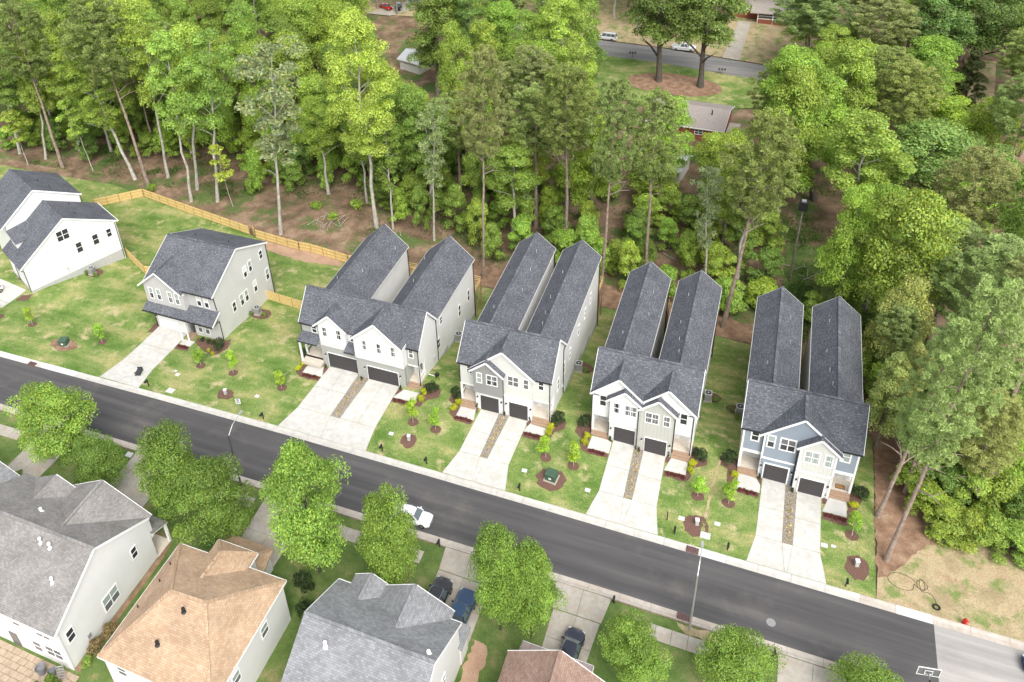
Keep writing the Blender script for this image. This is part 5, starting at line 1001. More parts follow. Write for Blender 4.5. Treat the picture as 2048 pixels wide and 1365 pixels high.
proto('sapling', 4, lambda i: crown('crown', .70, 2.15, 1.1, 20, 80, .085, 'oval', (.34,.55), .15, .95), lambda i: trunk('trunk', 3, .035, MATS['trunk_pale'], .4, 6, 1.1, .5, wob=.05), .8, 2, 3.4)
proto('sapling2', 3, lambda i: crown('crown', 2.3, 7.5, 6, 24, 95, .21, 'oval', (.22,.40), .15, .8), lambda i: trunk('trunk', 13, .075, MATS['trunk_pale'], .4, 8, .9, 1.6, wob=.3), 2.5, 8, 14)
proto('under', 4, lambda i: crown('crown', 2.6, 6.6, .4, 34, 230, .17, 'dome', (.26,.44), .2), lambda i: trunk('trunk', 6, .09, MATS['trunk_dark'], .15, 6, .9, 1.6), 2.9, 7, 7.4)
proto('bare', 1, lambda i: crown('crown', 3.5, 10, 14, 12, 40, .18, 'vase', (.15,.3), .3), lambda i: trunk('trunk', 25, .28, MATS['trunk_pale'], .4, 26, 1.2, 3.4), 4, 10, 25)
proto('shrub', 3, lambda i: crown('crown', .62, .95, .12, 12, 90, .07, 'dome', (.38,.6), .2, .9), lambda i: trunk('trunk', .7, .03, MATS['trunk_dark'], .1, 5, .9, .4, wob=.02), .75, 1, 1.25)
proto('cone', 1, lambda i: crown('crown', .8, 3.4, .1, 30, 90, .09, 'cone', (.3,.5), .3), lambda i: trunk('trunk', 3, .06, MATS['trunk_dark'], .1, 4, .2, .5, wob=.02), .95, 3.5, 3.9)
HUE = {'lime': (0.34, 0.5, 0.09), 'limebright': (0.42, 0.56, 0.1), 'limeyellow': (0.4, 0.51, 0.09), 'mid': (0.28, 0.43, 0.08), 'dark': (0.2, 0.33, 0.07), 'darkest': (0.09, 0.13, 0.045), 'bright': (0.32, 0.5, 0.08), 'mint': (0.29, 0.45, 0.123), 'sage': (0.34, 0.41, 0.19), 'sageblue': (0.31, 0.45, 0.205), 'olive': (0.31, 0.39, 0.123), 'olivegrey': (0.32, 0.37, 0.148), 'pinelight': (0.38, 0.47, 0.17), 'pinepale': (0.44, 0.51, 0.189), 'oak': (0.19, 0.31, 0.08), 'bare': (0.264, 0.3, 0.118), 'street': (0.255, 0.42, 0.075), 'street2': (0.20, 0.34, 0.062), 'sap': (0.352, 0.576, 0.066), 'gold': (0.52, 0.6, 0.033), 'hedge': (0.05, 0.09, 0.029), 'purple': (0.187, 0.05, 0.045), 'arb': (0.169, 0.26, 0.032), 'pink': (0.252, 0.204, 0.089), 'feather': (0.4, 0.49, 0.15)}
cnt = {}
def plant(kind, col, x, y, h, r, label, name='tree', group=None, cat='tree', lean=0, z=None, var=None, rz=None):
    cs, ts, pr, _, ph = PROTO[kind]; i = cnt.get(kind, 0) if var is None else var; cnt[kind] = i+1; i %= len(cs)
    rg = random.Random(int(x*31+y*17)); sz = h/ph; sx = r/pr
    o = empty(name, (x, y, (T(x,y) if z is None else z)), rg.uniform(0,6.28) if rz is None else rz, label, cat, group)
    if lean: o.rotation_euler = (0, math.atan2(lean, h), 0)
    hu = HUE[col]; v = rg.uniform(.88,1.14); w = rg.uniform(-.09,.09)*(.3 if kind in ('street','shrub') else 1); c = (hu[0]*v*(1+w)*(1.0 if 'pine' in kind else 1.08), hu[1]*v, hu[2]*v*(1-w)*.95)
    child('trunk', ts[i], o, sca=(max(.8,min(sx,1.3)) if kind in ('pine','tall','sparse','talltree','pinefull') else sx, max(.8,min(sx,1.3)) if kind in ('pine','tall','sparse','talltree','pinefull') else sx, sz))
    child('crown', cs[i], o, sca=(sx*rg.uniform(.94,1.06), sx*rg.uniform(.94,1.06), sz), color=c)
    return o
TN="""pine olive -128.4 40.4 36.7 5.5 -0.2 tall pine with long bare trunk behind the white gabled house, left of the fenced corner
tall mid -135.1 42.4 29.8 4.6 7.2 grey-trunked woodland tree beside the leftmost tall pine
tall dark -143.1 42.8 25.8 5.8 4.1 dark leafy woodland tree at the left end of the tree line
talltree lime -109.1 40.7 32.5 7.2 -6.7 pale-trunked tree with lime crown spreading left above the fence corner
pine olive -104.5 39.3 39.9 6.5 -2.7 tall pine with reddish trunk directly behind the wooden fence corner
tall lime -102.6 43.3 39.6 5.2 3.0 lime-crowned tree with flared pale trunk right of the reddish pine
tall lime -92.1 36.8 36.1 4.9 3.2 leaning pale-trunked lime tree standing closest behind the long fence
tall lime -93.7 41.0 36.3 5.5 6.7 second pale-trunked tree with bright crown behind the long fence
tall mid -86.9 38.2 36.9 5.3 6.3 grey-trunked tree with tall mid green crown near the fence bend
sparse sage -68.8 31.8 38.0 7.8 5.0 pale sage-green tree with white trunk growing just behind the fence bend
talltree limebright -53.1 39.0 41.4 7.3 -0.0 very tall bright yellow-green tree behind the first duplex roof
sapling2 lime -137.0 39.0 13.9 3.7 0.6 thin-stemmed light green sapling at the far left wood edge
sapling2 lime -120.6 41.1 17.7 3.6 -1.5 thin-stemmed young tree with pale green crown left of the fence corner
sapling2 limebright -82.9 37.5 13.4 2.6 -1.4 small yellow-green sapling behind the middle of the long fence
sparse mid -50.2 39.7 21.3 3.4 0.6 slim white-stemmed tree behind the left wing of the first duplex
sparse sageblue -42.2 39.4 27.3 3.5 1.7 blue-green slender tree with thin pale trunk between two duplex rears
pine olivegrey -30.6 32.2 40.5 3.7 1.4 very tall thin greyish pine rising between the first and second duplexes
pine olive -19.4 42.4 34.2 4.4 -0.5 tall pine whose bare trunk rises behind the second duplex rear gables
pine olive -11.8 34.3 36.5 3.7 0.9 tall pine standing at the mulch edge right of the second duplex
pine olive -6.0 39.5 33.1 4.2 -0.3 tall pine rising behind the left wing of the third duplex
pine olive 6.6 31.9 35.6 4.8 2.6 tall leaning pine between the third and fourth duplexes
tall limebright 22.8 57.0 25.1 6.1 -0.3 bright green young tree with forked trunk above the shaded clearing
bigmaple bright 17.7 70.4 30.0 9.6 -7.8 huge rounded bright green tree beside the far road
tall mid 26.4 59.4 17.7 4.3 0.4 leafy tree with curved grey trunk in the shaded clearing
pinefull pinelight 25.0 -0.8 26.9 2.6 2.0 light green pine right of the fourth duplex, farther of the two leaning trunks
pinefull pinelight 25.6 -6.2 36.1 3.0 1.8 tall pine with long bare leaning trunk standing nearest the bare dry lot
broad feather 25.1 24.0 19.5 3.7 2.7 feathery pale-topped tree with dark trunk close behind the fourth duplex
oakc oak -15.5 109.0 28.7 8.0 -1.3 oak with ivy-clad trunk at left of the oval mulch bed
oakc oak -6.5 108.5 28.4 7.8 -0.2 oak with dark trunk at right of the oval mulch bed
broad dark -61.1 89.2 25.6 7.8 1.0 dark round tree in front of the pale metal roofed sheds
sparse sage 3.3 38.7 23.2 3.3 -1.8 thin woodland tree behind the right wing of the third duplex
broad limeyellow -44.3 62.1 19 4.2 0 yellow-green tree just left of the thin greyish pine
broad limeyellow -30.8 55.3 15 5.3 0 drooping yellow-green tree behind the left rear gable of the second duplex
broad mid -58.6 61.2 19 4.8 0 rounded mid green tree right of the very tall yellow-green one
broad bright -49.5 100.5 20 6.2 0 bright leafy tree right of the dark round tree at the top edge
broad bright -38.5 97.4 21 5.4 0 leafy green tree left of the white van at the far road
broad mid -33.2 106.3 22 5.8 0 green woodland tree overhanging the far road by the white van
broad mid -31.0 93.6 16 4.2 0 lighter green tree below the white van
broad dark -29.0 98.6 14 4.1 0 dark woodland tree between the pine crowns and the far lawn
pine olive 13.9 117.2 20 7.9 0 spreading grey-green pine behind the huge bright tree
pine olivegrey 26.8 111.4 22 6.0 0 grey-green pine crown right of the small bright tree at the top
broad bright 22.7 117.9 15 3.2 0 small vivid green tree between two grey-green pines
oakc oak 37.5 119.9 22 7.6 0 dark green tree at the top right, left of the blue tarp
oakc oak 45.5 123.9 22 8.1 0 dark green tree at the top right corner
broad bright 35.5 106.1 17 6.8 0 mint green round tree left of the dark conifer
broad mid 28.8 93.9 17 7.0 0 feathery yellowish tree between the huge bright tree and the mint one
conifer darkest 43.5 110.3 13 3.7 0 dark conifer beside the narrow far lawn at the right
broad bright 36.1 81.5 17 6.4 0 light green spreading tree below the dark conifer
broad mint 33.4 71.0 18 8.1 0 wide mint-green tree crown in the right woods
broad bright 43.6 81.4 17 5.5 0 bright tree at the right edge below the narrow far lawn
broad mint 40.7 64.0 18 5.4 0 mint-green tree crown at the right edge of the picture
broad bright 36.3 54.5 17 5.5 0 broad bright tree crown below the wide mint one
broad lime 30.9 53.6 15 4.5 0 pale lime tree crown above the feathery pale-topped tree
pinefull pinelight 33.5 38.1 20 4.3 0 light green pine crown above the tallest leaning pine
pinefull pinelight 37.6 33.7 21 4.7 0 light green pine crown at the right edge, upper
pinefull pinelight 34.4 16.2 21 4.1 0 light green pine crown at the right edge, middle
pinefull pinepale 32.9 2.7 17 3.2 0 pale pine crown at the right edge, lowest
pinefull pinelight 27.8 3.5 14 2.4 0 low light green pine crown beside the fourth duplex roof
broad lime 1.4 61.2 16 4.6 0 light green tree between two pines behind the third duplex
tall lime -112.5 93.4 23 7.3 0 tall bright tree at the top edge above the sage one
bare bare -113.8 93.3 23 5.5 0 nearly leafless branching tree at the top edge of the woods
pinefull pinelight 31.1 12.8 20 3.8 0 light green pine crown left of the right-edge pines, above the bare lot
broad feather 25.4 10.9 15 2.6 0 feathery light green tree between the last duplex and the leaning pines
pinefull pinepale 28.0 10.6 17 2.7 0 pale pine crown leaning over the mulch beside the fourth duplex
broad mid 34.3 6.5 9 2.9 0 dense mid green tree at the right edge above the dry lot
broad lime 31.2 8.3 8 2.5 0 light green low tree between the leaning trunks and the right edge
pinefull pinelight 26.7 22.0 16 2.7 0 light feathery pine crown nearest the fourth duplex rear
broad mid -8.6 60.2 13 4.3 0 mid green tree hiding the pale roofed outbuilding between the pines
broad bright -6.6 65.7 19 4.2 0 fresh green tree covering the left end of the low brick house
broad lime 4.1 67.4 14 3.0 0 small light green tree at the right end of the low brick house"""
TF="""pine olivegrey 40.3 23.3 24.8 5.2
pine olive 33.3 26.5 22.8 4.0
broad mid 27.0 32.4 27.8 5.6
broad bright 21.2 36.7 25.2 4.1
broad mid 41.4 40.4 27.4 3.9
broad bright 25.4 42.1 22.3 4.0
tall mid -28.6 42.3 20.0 5.4
tall dark 7.4 43.5 23.6 4.5
tall mid -45.0 45.6 23.3 4.9
tall lime -58.1 45.6 20.3 3.9
pine olivegrey 35.4 46.3 26.3 4.7
broad mid -35.3 46.6 27.2 3.9
tall lime -66.9 46.6 20.9 4.7
tall lime -130.1 47.5 27.3 4.2
pine olive -26.5 48.7 27.1 5.8
broad bright -16.9 48.7 23.2 5.1
tall lime -137.2 48.8 24.5 4.1
broad dark -156.7 48.9 26.5 4.8
broad mid -50.7 49.1 24.4 5.1
tall dark -122.5 49.2 25.6 5.3
broad bright -93.9 49.9 24.9 5.2
broad bright -81.9 49.9 28.7 4.6
tall lime -150.0 50.1 26.7 4.7
pine olivegrey -111.7 51.0 22.2 4.4
tall dark -102.1 51.3 24.7 5.7
pine olive -41.7 51.7 22.2 5.7
broad lime 4.3 51.9 21.3 3.9
tall lime -59.0 52.5 27.0 3.9
broad bright -142.0 53.2 24.8 4.9
broad mid -65.7 53.5 22.4 4.7
broad mid -130.3 54.1 23.7 4.1
broad mid 44.8 54.1 22.7 4.2
broad lime -72.8 56.4 20.0 5.6
tall lime -94.2 56.4 26.7 5.1
tall mid -23.1 56.6 27.8 5.6
broad lime -52.1 56.8 20.4 5.5
tall mid -165.4 56.9 25.4 5.6
broad mid -85.9 57.3 26.2 5.7
pine olive -110.4 57.9 26.9 5.5
broad dark -155.8 58.1 22.3 4.3
tall lime -100.8 58.3 24.1 4.3
tall mid -148.9 58.6 20.9 5.1
broad mid -79.1 59.5 26.6 5.5
broad bright -124.4 59.8 23.6 5.7
broad mid -116.3 60.4 22.9 5.6
broad mid -133.5 60.5 22.8 4.2
broad dark -170.6 61.2 23.3 5.6
broad lime -141.8 61.7 26.6 4.2
broad bright -91.7 62.2 28.1 5.0
pine olivegrey -31.6 63.1 27.1 5.2
pine olive -68.2 64.7 21.4 4.5
broad lime 12.2 64.7 27.5 5.6
tall dark -152.0 65.1 26.6 4.8
tall mid -165.5 66.1 25.4 3.9
tall dark -84.5 66.3 26.8 5.7
tall lime -128.1 66.6 28.0 5.2
tall lime -24.6 66.7 27.9 5.0
tall dark -75.1 68.6 20.4 4.2
broad lime -109.3 68.9 20.5 5.3
broad mid -139.4 69.2 20.7 5.7
tall mid -96.5 69.6 28.1 4.6
tall dark -41.7 69.9 20.1 5.2
broad mid -175.5 70.9 26.8 5.2
broad mid -49.3 71.1 27.0 4.1
broad bright -31.7 71.3 25.6 5.7
tall mid -122.5 71.8 23.9 4.5
broad bright -158.7 72.0 23.6 5.8
pine olive 45.1 73.8 25.2 4.5
broad mid -131.4 74.3 24.4 4.0
tall mid -71.4 75.8 20.2 5.6
tall dark -186.5 76.1 20.7 3.8
pine olive 9.8 76.2 22.0 5.4
broad lime -165.1 76.5 24.1 5.3
broad bright -143.2 77.0 24.0 5.5
pine olive 28.7 77.3 24.2 5.5
tall lime -37.7 77.8 21.5 5.3
broad lime -45.6 78.0 25.3 4.3
broad bright -79.5 78.1 26.0 5.6
tall lime -151.5 78.2 26.9 4.6
broad lime 20.0 78.4 27.3 5.4
broad bright -101.7 78.8 20.3 4.7
pine olivegrey -29.0 78.8 22.0 4.1
broad lime -120.5 79.5 23.7 4.3
broad mid -112.8 79.6 26.7 4.1
broad mid -89.9 80.7 26.9 5.5
tall dark -135.1 82.0 26.8 4.3
pine olivegrey -178.0 82.8 23.7 4.3
broad lime -196.8 83.7 24.1 4.4
tall dark -159.9 84.2 25.2 4.3
pine olive 26.0 84.7 23.2 5.6
broad mid -126.3 85.2 25.5 5.2
pine olivegrey -143.5 85.2 28.1 4.1
broad bright 51.2 85.3 20.8 4.1
tall lime -32.4 86.0 29.0 5.4
broad lime -152.0 86.1 28.7 5.0
broad mid 17.6 86.4 21.7 5.0
broad lime -98.2 87.5 22.5 3.8
tall lime -105.8 87.9 28.5 4.9
tall dark -52.3 88.6 27.2 4.6
broad bright -90.6 89.2 24.6 5.3
broad lime -39.8 89.3 23.4 4.7
tall mid -186.5 89.8 24.4 5.0
tall dark -165.0 90.0 28.1 4.4
tall mid -136.4 90.3 22.2 5.3
broad mid -204.0 90.6 21.3 5.2
broad mid -82.5 91.4 24.3 5.5
tall mid -146.6 92.5 26.7 4.0
broad mid -121.6 92.5 28.9 3.9
tall mid -196.1 94.0 27.8 4.8
tall lime -157.8 94.0 23.5 4.6
broad bright -178.0 94.3 25.9 4.9
pine olive 51.5 94.5 22.6 5.0
broad bright -103.8 95.6 16.8 4.7
broad bright -96.2 96.0 17.5 4.7
broad bright -214.2 96.4 16.4 4.4
broad bright 16.9 96.9 18.3 4.1
tall mid -128.0 97.1 16.2 5.6
broad dark -87.7 98.3 18.5 4.8
broad mid 35.5 98.4 16.3 4.1
broad bright -166.5 100.0 17.6 4.1
tall mid -201.0 100.6 18.8 3.9
tall mid 23.7 100.6 16.6 5.6
broad mid -119.0 100.7 17.3 4.0
broad lime -141.1 100.8 19.0 4.0
tall mid -57.3 100.9 20.7 5.0
tall mid -190.9 101.5 22.0 4.4
broad mid -175.9 101.7 22.4 4.5
pine olive 50.1 102.0 21.4 5.5
broad bright -156.1 103.5 17.3 5.2
tall dark -102.4 104.5 22.0 4.0
broad dark -211.6 104.7 22.5 4.9
tall dark -64.8 105.4 18.1 4.1
tall mid -111.0 106.4 16.5 4.6
broad mid -181.5 107.0 17.0 5.5
tall mid 18.1 107.4 17.0 5.7
tall dark -169.0 107.8 21.1 4.0
tall mid -132.2 108.3 22.3 4.0
pine olive -50.3 108.8 20.3 5.3
broad bright -91.9 109.0 21.9 4.3
tall lime -199.7 109.2 19.8 4.1
tall dark -219.7 109.3 20.4 5.7
pine olive -40.0 109.8 19.7 4.2
broad dark -227.6 110.5 17.4 4.0
broad bright 53.6 110.9 22.6 4.1
broad mid -118.1 111.7 18.7 4.1
pine olivegrey -145.4 112.7 22.0 4.0
broad lime -176.7 113.1 16.8 3.8
broad dark -189.4 113.3 20.1 5.0
broad dark -101.3 114.0 16.3 4.9
broad lime -155.2 114.2 21.5 4.5
tall mid -55.0 115.7 20.9 5.7
tall mid -209.7 115.7 16.4 4.3
tall dark -110.4 116.3 19.5 4.4
broad mid -63.6 116.3 20.3 4.1
tall mid -37.1 117.6 21.2 4.1
pine olivegrey -162.8 117.8 20.2 5.8
broad dark -200.4 117.9 20.1 4.8
broad mid -124.4 118.9 20.9 4.1
broad lime -95.6 119.2 18.7 4.3
broad dark 54.0 119.3 18.7 5.6
tall mid -216.8 119.7 22.6 4.8
broad bright -189.1 121.0 20.6 4.4
tall lime -169.8 121.2 16.4 5.0
pine olive -117.1 121.3 17.0 5.8
tall mid -44.0 121.8 17.2 4.1
broad bright -134.1 122.4 17.2 4.5
broad lime -149.2 122.4 18.7 5.1
pine olive -179.0 122.5 20.0 5.3
broad bright 30.0 122.6 22.4 3.8
tall mid -226.3 122.9 21.1 5.7
tall mid -103.7 123.2 19.0 5.3
tall mid -206.5 124.5 22.3 4.5
broad dark -71.7 124.9 20.9 4.1
broad lime -157.1 124.9 20.9 4.0
tall dark -110.8 126.1 22.1 4.8
pine olivegrey 23.2 126.3 22.3 5.2
broad mid -57.0 127.2 22.3 4.0
tall mid -218.6 127.8 20.3 5.8
tall dark -139.8 128.1 20.8 5.6
broad lime 13.6 128.3 16.7 4.7
broad mid 54.6 128.7 22.2 4.8
tall lime -39.0 129.4 19.2 5.3
broad mid -188.2 129.6 19.5 4.4
pine olivegrey 34.0 129.8 17.8 5.7
broad mid -178.6 130.2 17.0 3.9
tall mid -198.3 130.2 16.1 4.6
tall mid -168.9 130.3 21.6 5.4
broad bright -131.7 130.5 20.3 4.1
broad mid -227.6 130.8 16.9 4.7
broad bright -149.9 130.9 21.3 4.1
broad bright -123.4 131.2 16.0 4.5
broad bright -90.6 133.0 20.3 4.1
broad bright -49.4 133.4 22.2 4.9
pine olive 26.2 133.7 21.2 4.2
tall mid -207.1 134.0 18.4 5.0
broad bright -107.2 134.5 17.4 4.4
pine olive 45.2 135.4 18.7 4.5
tall dark -115.8 135.5 18.8 5.4
broad mid -68.9 135.7 18.5 4.7
pine olive -98.0 136.0 19.8 4.7
pine olivegrey 53.3 136.8 21.3 4.7
tall lime -40.7 136.9 19.8 3.8
tall mid -25.1 136.9 20.7 5.2
tall mid -81.6 137.4 19.4 4.0
tall dark -184.3 137.4 22.6 5.0
broad mid -166.1 137.7 20.0 4.3
pine olive 37.9 138.1 19.9 5.2
tall mid -136.6 138.1 17.3 3.9
broad mid -174.1 138.5 21.9 5.0
broad dark -158.5 138.7 20.5 4.7
broad bright -15.1 138.8 19.4 4.7
pine olive 17.4 139.0 17.1 4.7
broad lime -150.1 139.9 20.2 5.7
broad lime -128.9 140.3 20.4 5.6
tall mid -58.4 141.1 19.2 5.3
pine olive -89.4 141.2 17.2 5.0
pine olive 59.9 141.6 16.9 4.9
tall mid -75.7 143.0 20.6 5.4
tall mid -32.7 143.7 22.7 5.6
broad bright -141.9 143.9 19.8 4.6
broad mid -111.5 144.1 20.0 4.1
tall lime -47.9 144.5 20.7 5.0
broad bright -99.8 144.8 20.7 4.7
broad lime -20.5 145.2 18.4 5.0
broad mid 25.7 145.3 16.3 4.1
tall lime -67.0 145.3 22.3 4.8
pine olivegrey 50.2 146.0 17.0 5.4
broad mid 14.1 146.6 17.6 4.9
broad bright -121.2 146.8 22.9 5.1
pine olive -82.3 146.9 16.7 5.6
broad mid -5.5 147.5 21.9 5.8
broad dark 42.0 148.1 19.3 4.9
broad mid -92.0 148.6 21.8 5.8
pine olivegrey -60.1 150.5 20.9 5.6
tall lime -41.9 150.7 22.4 5.4
broad dark 56.9 150.9 22.1 4.4
broad bright -74.6 151.1 18.5 5.1
broad mid -30.5 151.3 21.2 4.8
broad lime 34.5 151.3 21.9 5.7
tall mid 5.8 151.4 22.8 5.7
tall dark 14.3 154.3 22.7 4.1
tall dark -12.9 155.1 22.3 5.5
tall mid -49.9 156.3 16.9 4.0
pine olivegrey 62.7 157.1 17.0 4.3
broad lime 28.8 157.3 17.6 4.9
broad bright -3.9 157.3 21.4 4.4
pine olivegrey 51.5 157.4 22.0 3.9
broad lime -25.2 158.0 16.3 5.2
tall mid 3.9 159.6 17.9 4.2
pine olivegrey 39.0 160.4 17.5 4.5
tall lime -38.6 160.8 18.2 5.0
tall mid -17.8 161.2 21.0 5.0
tall mid 20.1 162.2 22.1 5.6
pine olive -31.6 163.8 17.8 4.3
broad mid 58.5 164.3 18.6 4.8
broad mid -6.8 165.9 20.8 5.2
pine olive 27.7 166.9 20.7 3.9
pine olivegrey 50.8 168.0 22.9 5.5
pine olivegrey 42.4 168.4 20.6 5.2
broad mid 13.4 169.3 21.9 4.4
broad mid 2.5 169.3 21.4 5.5
pine olivegrey 64.0 169.9 22.8 4.8
broad bright 26.0 174.4 20.3 3.9
pine olivegrey 34.0 175.4 19.5 4.8
broad dark 48.3 177.3 20.8 5.3
pine olive 65.3 179.0 18.5 4.2
broad mid 56.1 179.1 17.1 5.5"""
TU="""under bright -130.4 49.0 6.8 2.9
under bright -77.5 53.9 8.9 2.9
under mid -121.9 51.6 8.1 2.9
under mid -127.1 53.1 8.8 2.9
under mid -39.4 43.5 9.5 2.9
under dark -28.4 52.1 5.1 2.2
under bright -2.5 35.5 6.4 2.7
under dark -54.5 58.9 7.5 3.1
under dark -112.3 64.1 9.1 2.3
under bright -63.3 50.4 7.4 2.9
under bright 30.1 15.7 7.4 2.6
under mid -22.4 45.4 7.1 3.0
under dark -146.1 50.3 6.3 2.7
under bright -127.2 64.5 7.7 2.9
under lime -117.9 54.8 9.7 2.1
under lime 30.6 10.9 10.0 2.1
under mid -27.6 44.9 9.5 2.2
under mid 31.6 27.4 8.0 2.3
under mid -9.0 45.6 7.3 2.5
under bright -120.4 66.9 5.3 3.1
under lime 39.5 12.8 7.6 3.0
under dark 41.2 26.6 7.3 3.0
under lime -44.6 50.8 7.8 3.0
under lime 6.2 35.8 6.1 3.1
under bright -136.3 52.8 7.1 2.9
under dark -85.9 61.8 6.3 2.4
under bright -67.1 62.4 5.9 2.2
under lime -148.3 56.6 5.0 2.2
under bright -107.3 55.3 7.6 3.0
under mid -49.0 46.3 8.3 2.8
under bright -80.5 43.1 9.9 2.5
under bright -23.0 36.6 6.3 2.3
under bright -57.2 54.6 7.8 2.6
under mid -80.9 61.6 5.2 2.3
under bright -103.3 69.0 5.5 2.1
under bright -60.7 59.0 8.6 2.6
under bright -140.2 59.8 9.4 2.4
under bright 37.2 5.7 5.8 3.0
under lime -17.0 46.5 8.7 2.1
under bright 1.9 51.4 6.3 2.5
under bright -37.5 55.7 6.5 3.0
under bright -84.3 55.2 7.4 2.8
under lime -147.9 61.3 6.2 3.1
under mid -66.5 57.2 6.3 2.6
under lime 4.4 41.9 7.7 3.1
under bright -131.8 63.8 8.1 2.2
under mid -10.9 40.3 5.8 2.3
under mid -137.9 46.6 7.4 2.3
under mid -63.0 67.9 8.4 3.1
under lime -95.5 66.5 7.7 2.6
under bright -67.9 48.1 9.7 2.1
under mid -73.6 61.5 7.2 2.9
under lime -8.4 54.4 6.0 3.0
under mid -116.8 47.7 9.1 2.7
under bright 11.3 38.0 5.5 3.2
under mid 28.5 33.7 8.5 2.4
under bright 34.5 17.6 5.9 3.2
under mid -150.0 67.7 5.5 2.5
under dark -54.7 45.2 5.2 2.9
under mid -30.7 37.3 7.5 2.4
under mid -24.9 57.9 7.4 3.0
under lime -36.9 48.7 6.7 2.2
under mid -15.7 60.3 6.7 2.5
under lime -9.7 59.1 5.9 2.7
under bright -4.1 48.8 6.0 2.1
under mid 25.1 24.0 7.8 2.7
under bright -102.8 61.0 8.3 2.2
under dark -134.9 67.5 5.8 2.7
under mid -5.1 57.0 6.8 2.9
under lime -34.1 40.4 9.9 2.3
under dark -125.1 45.6 9.1 3.0
under bright -141.5 50.8 6.2 2.7
under bright -83.0 48.8 8.4 2.6
under bright -96.5 58.7 6.7 2.8
under dark 22.5 38.5 6.6 2.7
under bright -41.9 57.3 5.7 2.1
under lime 37.8 20.9 7.2 2.6
under mid -112.2 49.9 5.6 3.0
under lime 11.0 52.9 8.0 2.8
under dark -89.6 65.7 6.9 2.1
under bright 36.0 27.1 5.2 2.8
under mid -115.6 67.2 5.8 2.3
under bright -60.2 64.1 8.7 2.5
under bright -131.2 58.4 7.5 2.9
under mid 7.5 45.9 9.1 2.4
under lime -48.5 55.2 8.6 2.6
under dark -98.4 69.8 6.2 3.0
under bright -51.3 65.6 9.7 2.6
under mid -111.4 68.6 6.0 2.6
under dark -74.8 50.5 7.5 2.9
under bright -18.4 38.1 7.9 3.1
under bright -111.6 56.6 8.5 2.7
under bright -147.2 44.2 5.6 2.7
under mid 22.6 32.8 6.2 2.3
under mid -124.5 57.8 9.9 2.0
under lime -107.2 66.3 8.0 2.9
under lime -8.1 36.5 9.0 2.3
under dark -41.7 64.3 8.4 2.6
under bright -144.1 67.1 5.8 3.1
under lime -80.0 67.7 9.4 2.4
under mid -74.0 46.2 6.9 2.4
under bright -32.8 47.0 5.6 2.6
under bright -75.2 66.4 8.1 2.9
under lime 9.7 57.6 6.0 2.2
under mid 33.0 22.2 8.4 3.1
under mid -45.3 41.1 9.9 2.0
under bright 1.2 58.2 8.9 2.9
under bright -70.3 53.5 7.6 3.1
under bright -116.1 60.9 8.7 3.2
under bright -30.8 61.8 9.3 3.1
under bright -36.4 62.1 6.8 2.1
under bright -107.3 50.3 8.9 2.8
under dark -9.3 50.0 5.7 3.2
under mid -102.1 56.4 8.1 2.1
under mid -84.5 68.0 6.3 2.9
under dark -6.1 41.0 6.7 2.1
under bright -24.6 50.0 8.1 2.3
under bright -101.9 51.3 7.4 2.2
under bright -93.4 54.2 8.1 2.1
under bright -14.1 36.6 9.8 3.0
under bright -46.6 59.5 8.5 2.8
under mid -0.4 41.9 9.1 2.0
under bright -100.2 65.5 8.1 2.7
under bright -109.3 61.0 9.2 2.5
under mid -32.9 54.7 6.5 2.9
under mid -143.7 56.6 7.6 3.1
under lime -89.2 55.9 7.7 2.4
under dark -133.5 44.8 9.7 2.6
under dark 11.4 44.0 7.3 2.7
under bright -120.3 62.2 9.7 2.7
under mid 1.1 46.1 8.1 3.0
under mid -135.7 59.0 5.3 2.5
under dark -1.3 54.4 7.4 2.7
under mid -62.6 54.8 8.4 3.2
under mid 5.9 54.1 6.2 3.1
under mid 18.0 37.1 5.7 2.1
under bright -87.2 51.2 9.0 3.0
under dark -138.7 65.3 8.9 3.1
under mid -78.6 47.9 7.3 2.3
under bright -49.6 41.5 8.0 2.1
under bright -20.3 59.3 9.5 2.7
under bright -26.4 39.7 8.0 2.8
under dark -53.3 52.3 9.9 2.1
under mid -93.1 62.8 6.1 2.9
under bright -131.4 53.3 6.5 2.2
under bright -70.6 65.0 7.9 2.8
under bright -143.0 45.3 10.0 3.1
under bright -55.9 64.1 9.8 2.3
under lime -15.8 41.5 9.2 2.9
under mid -46.9 65.2 9.4 2.9
under lime 26.7 20.0 7.7 2.9
under mid -76.8 58.4 9.6 3.1
under dark -57.8 48.4 9.4 2.7
under lime 35.3 10.6 7.9 2.0
under mid -71.2 57.8 9.3 2.2
under lime 32.3 6.8 9.1 3.2
under dark -43.9 45.8 6.2 2.3
under bright 29.3 1.0 4.5 2.1
under mid 31.2 -0.5 4 2.6
under lime 32.9 -1.2 4.5 2.2
under mid 34.7 -1.2 5 2.1
under lime 36.6 -1.4 4.5 2.3
under mid 38.1 -1.1 4 2.5
under lime 28.8 4.1 5 2.4
under dark 31.0 3.0 6 2.6
under lime 33.1 2.4 7 2.3
under mid 35.3 2.5 7 2.4
under dark 37.7 2.1 7 2.1
under lime 30.3 9.0 6 2.5
under bright 32.7 8.2 7 2.6
under dark 35.4 7.6 8 2.2
under bright 37.6 6.8 8 2.5
under bright 28.5 23.4 6 1.9
under lime 29.6 31.6 6 2.0
under dark 28.6 35.5 5 2.5"""

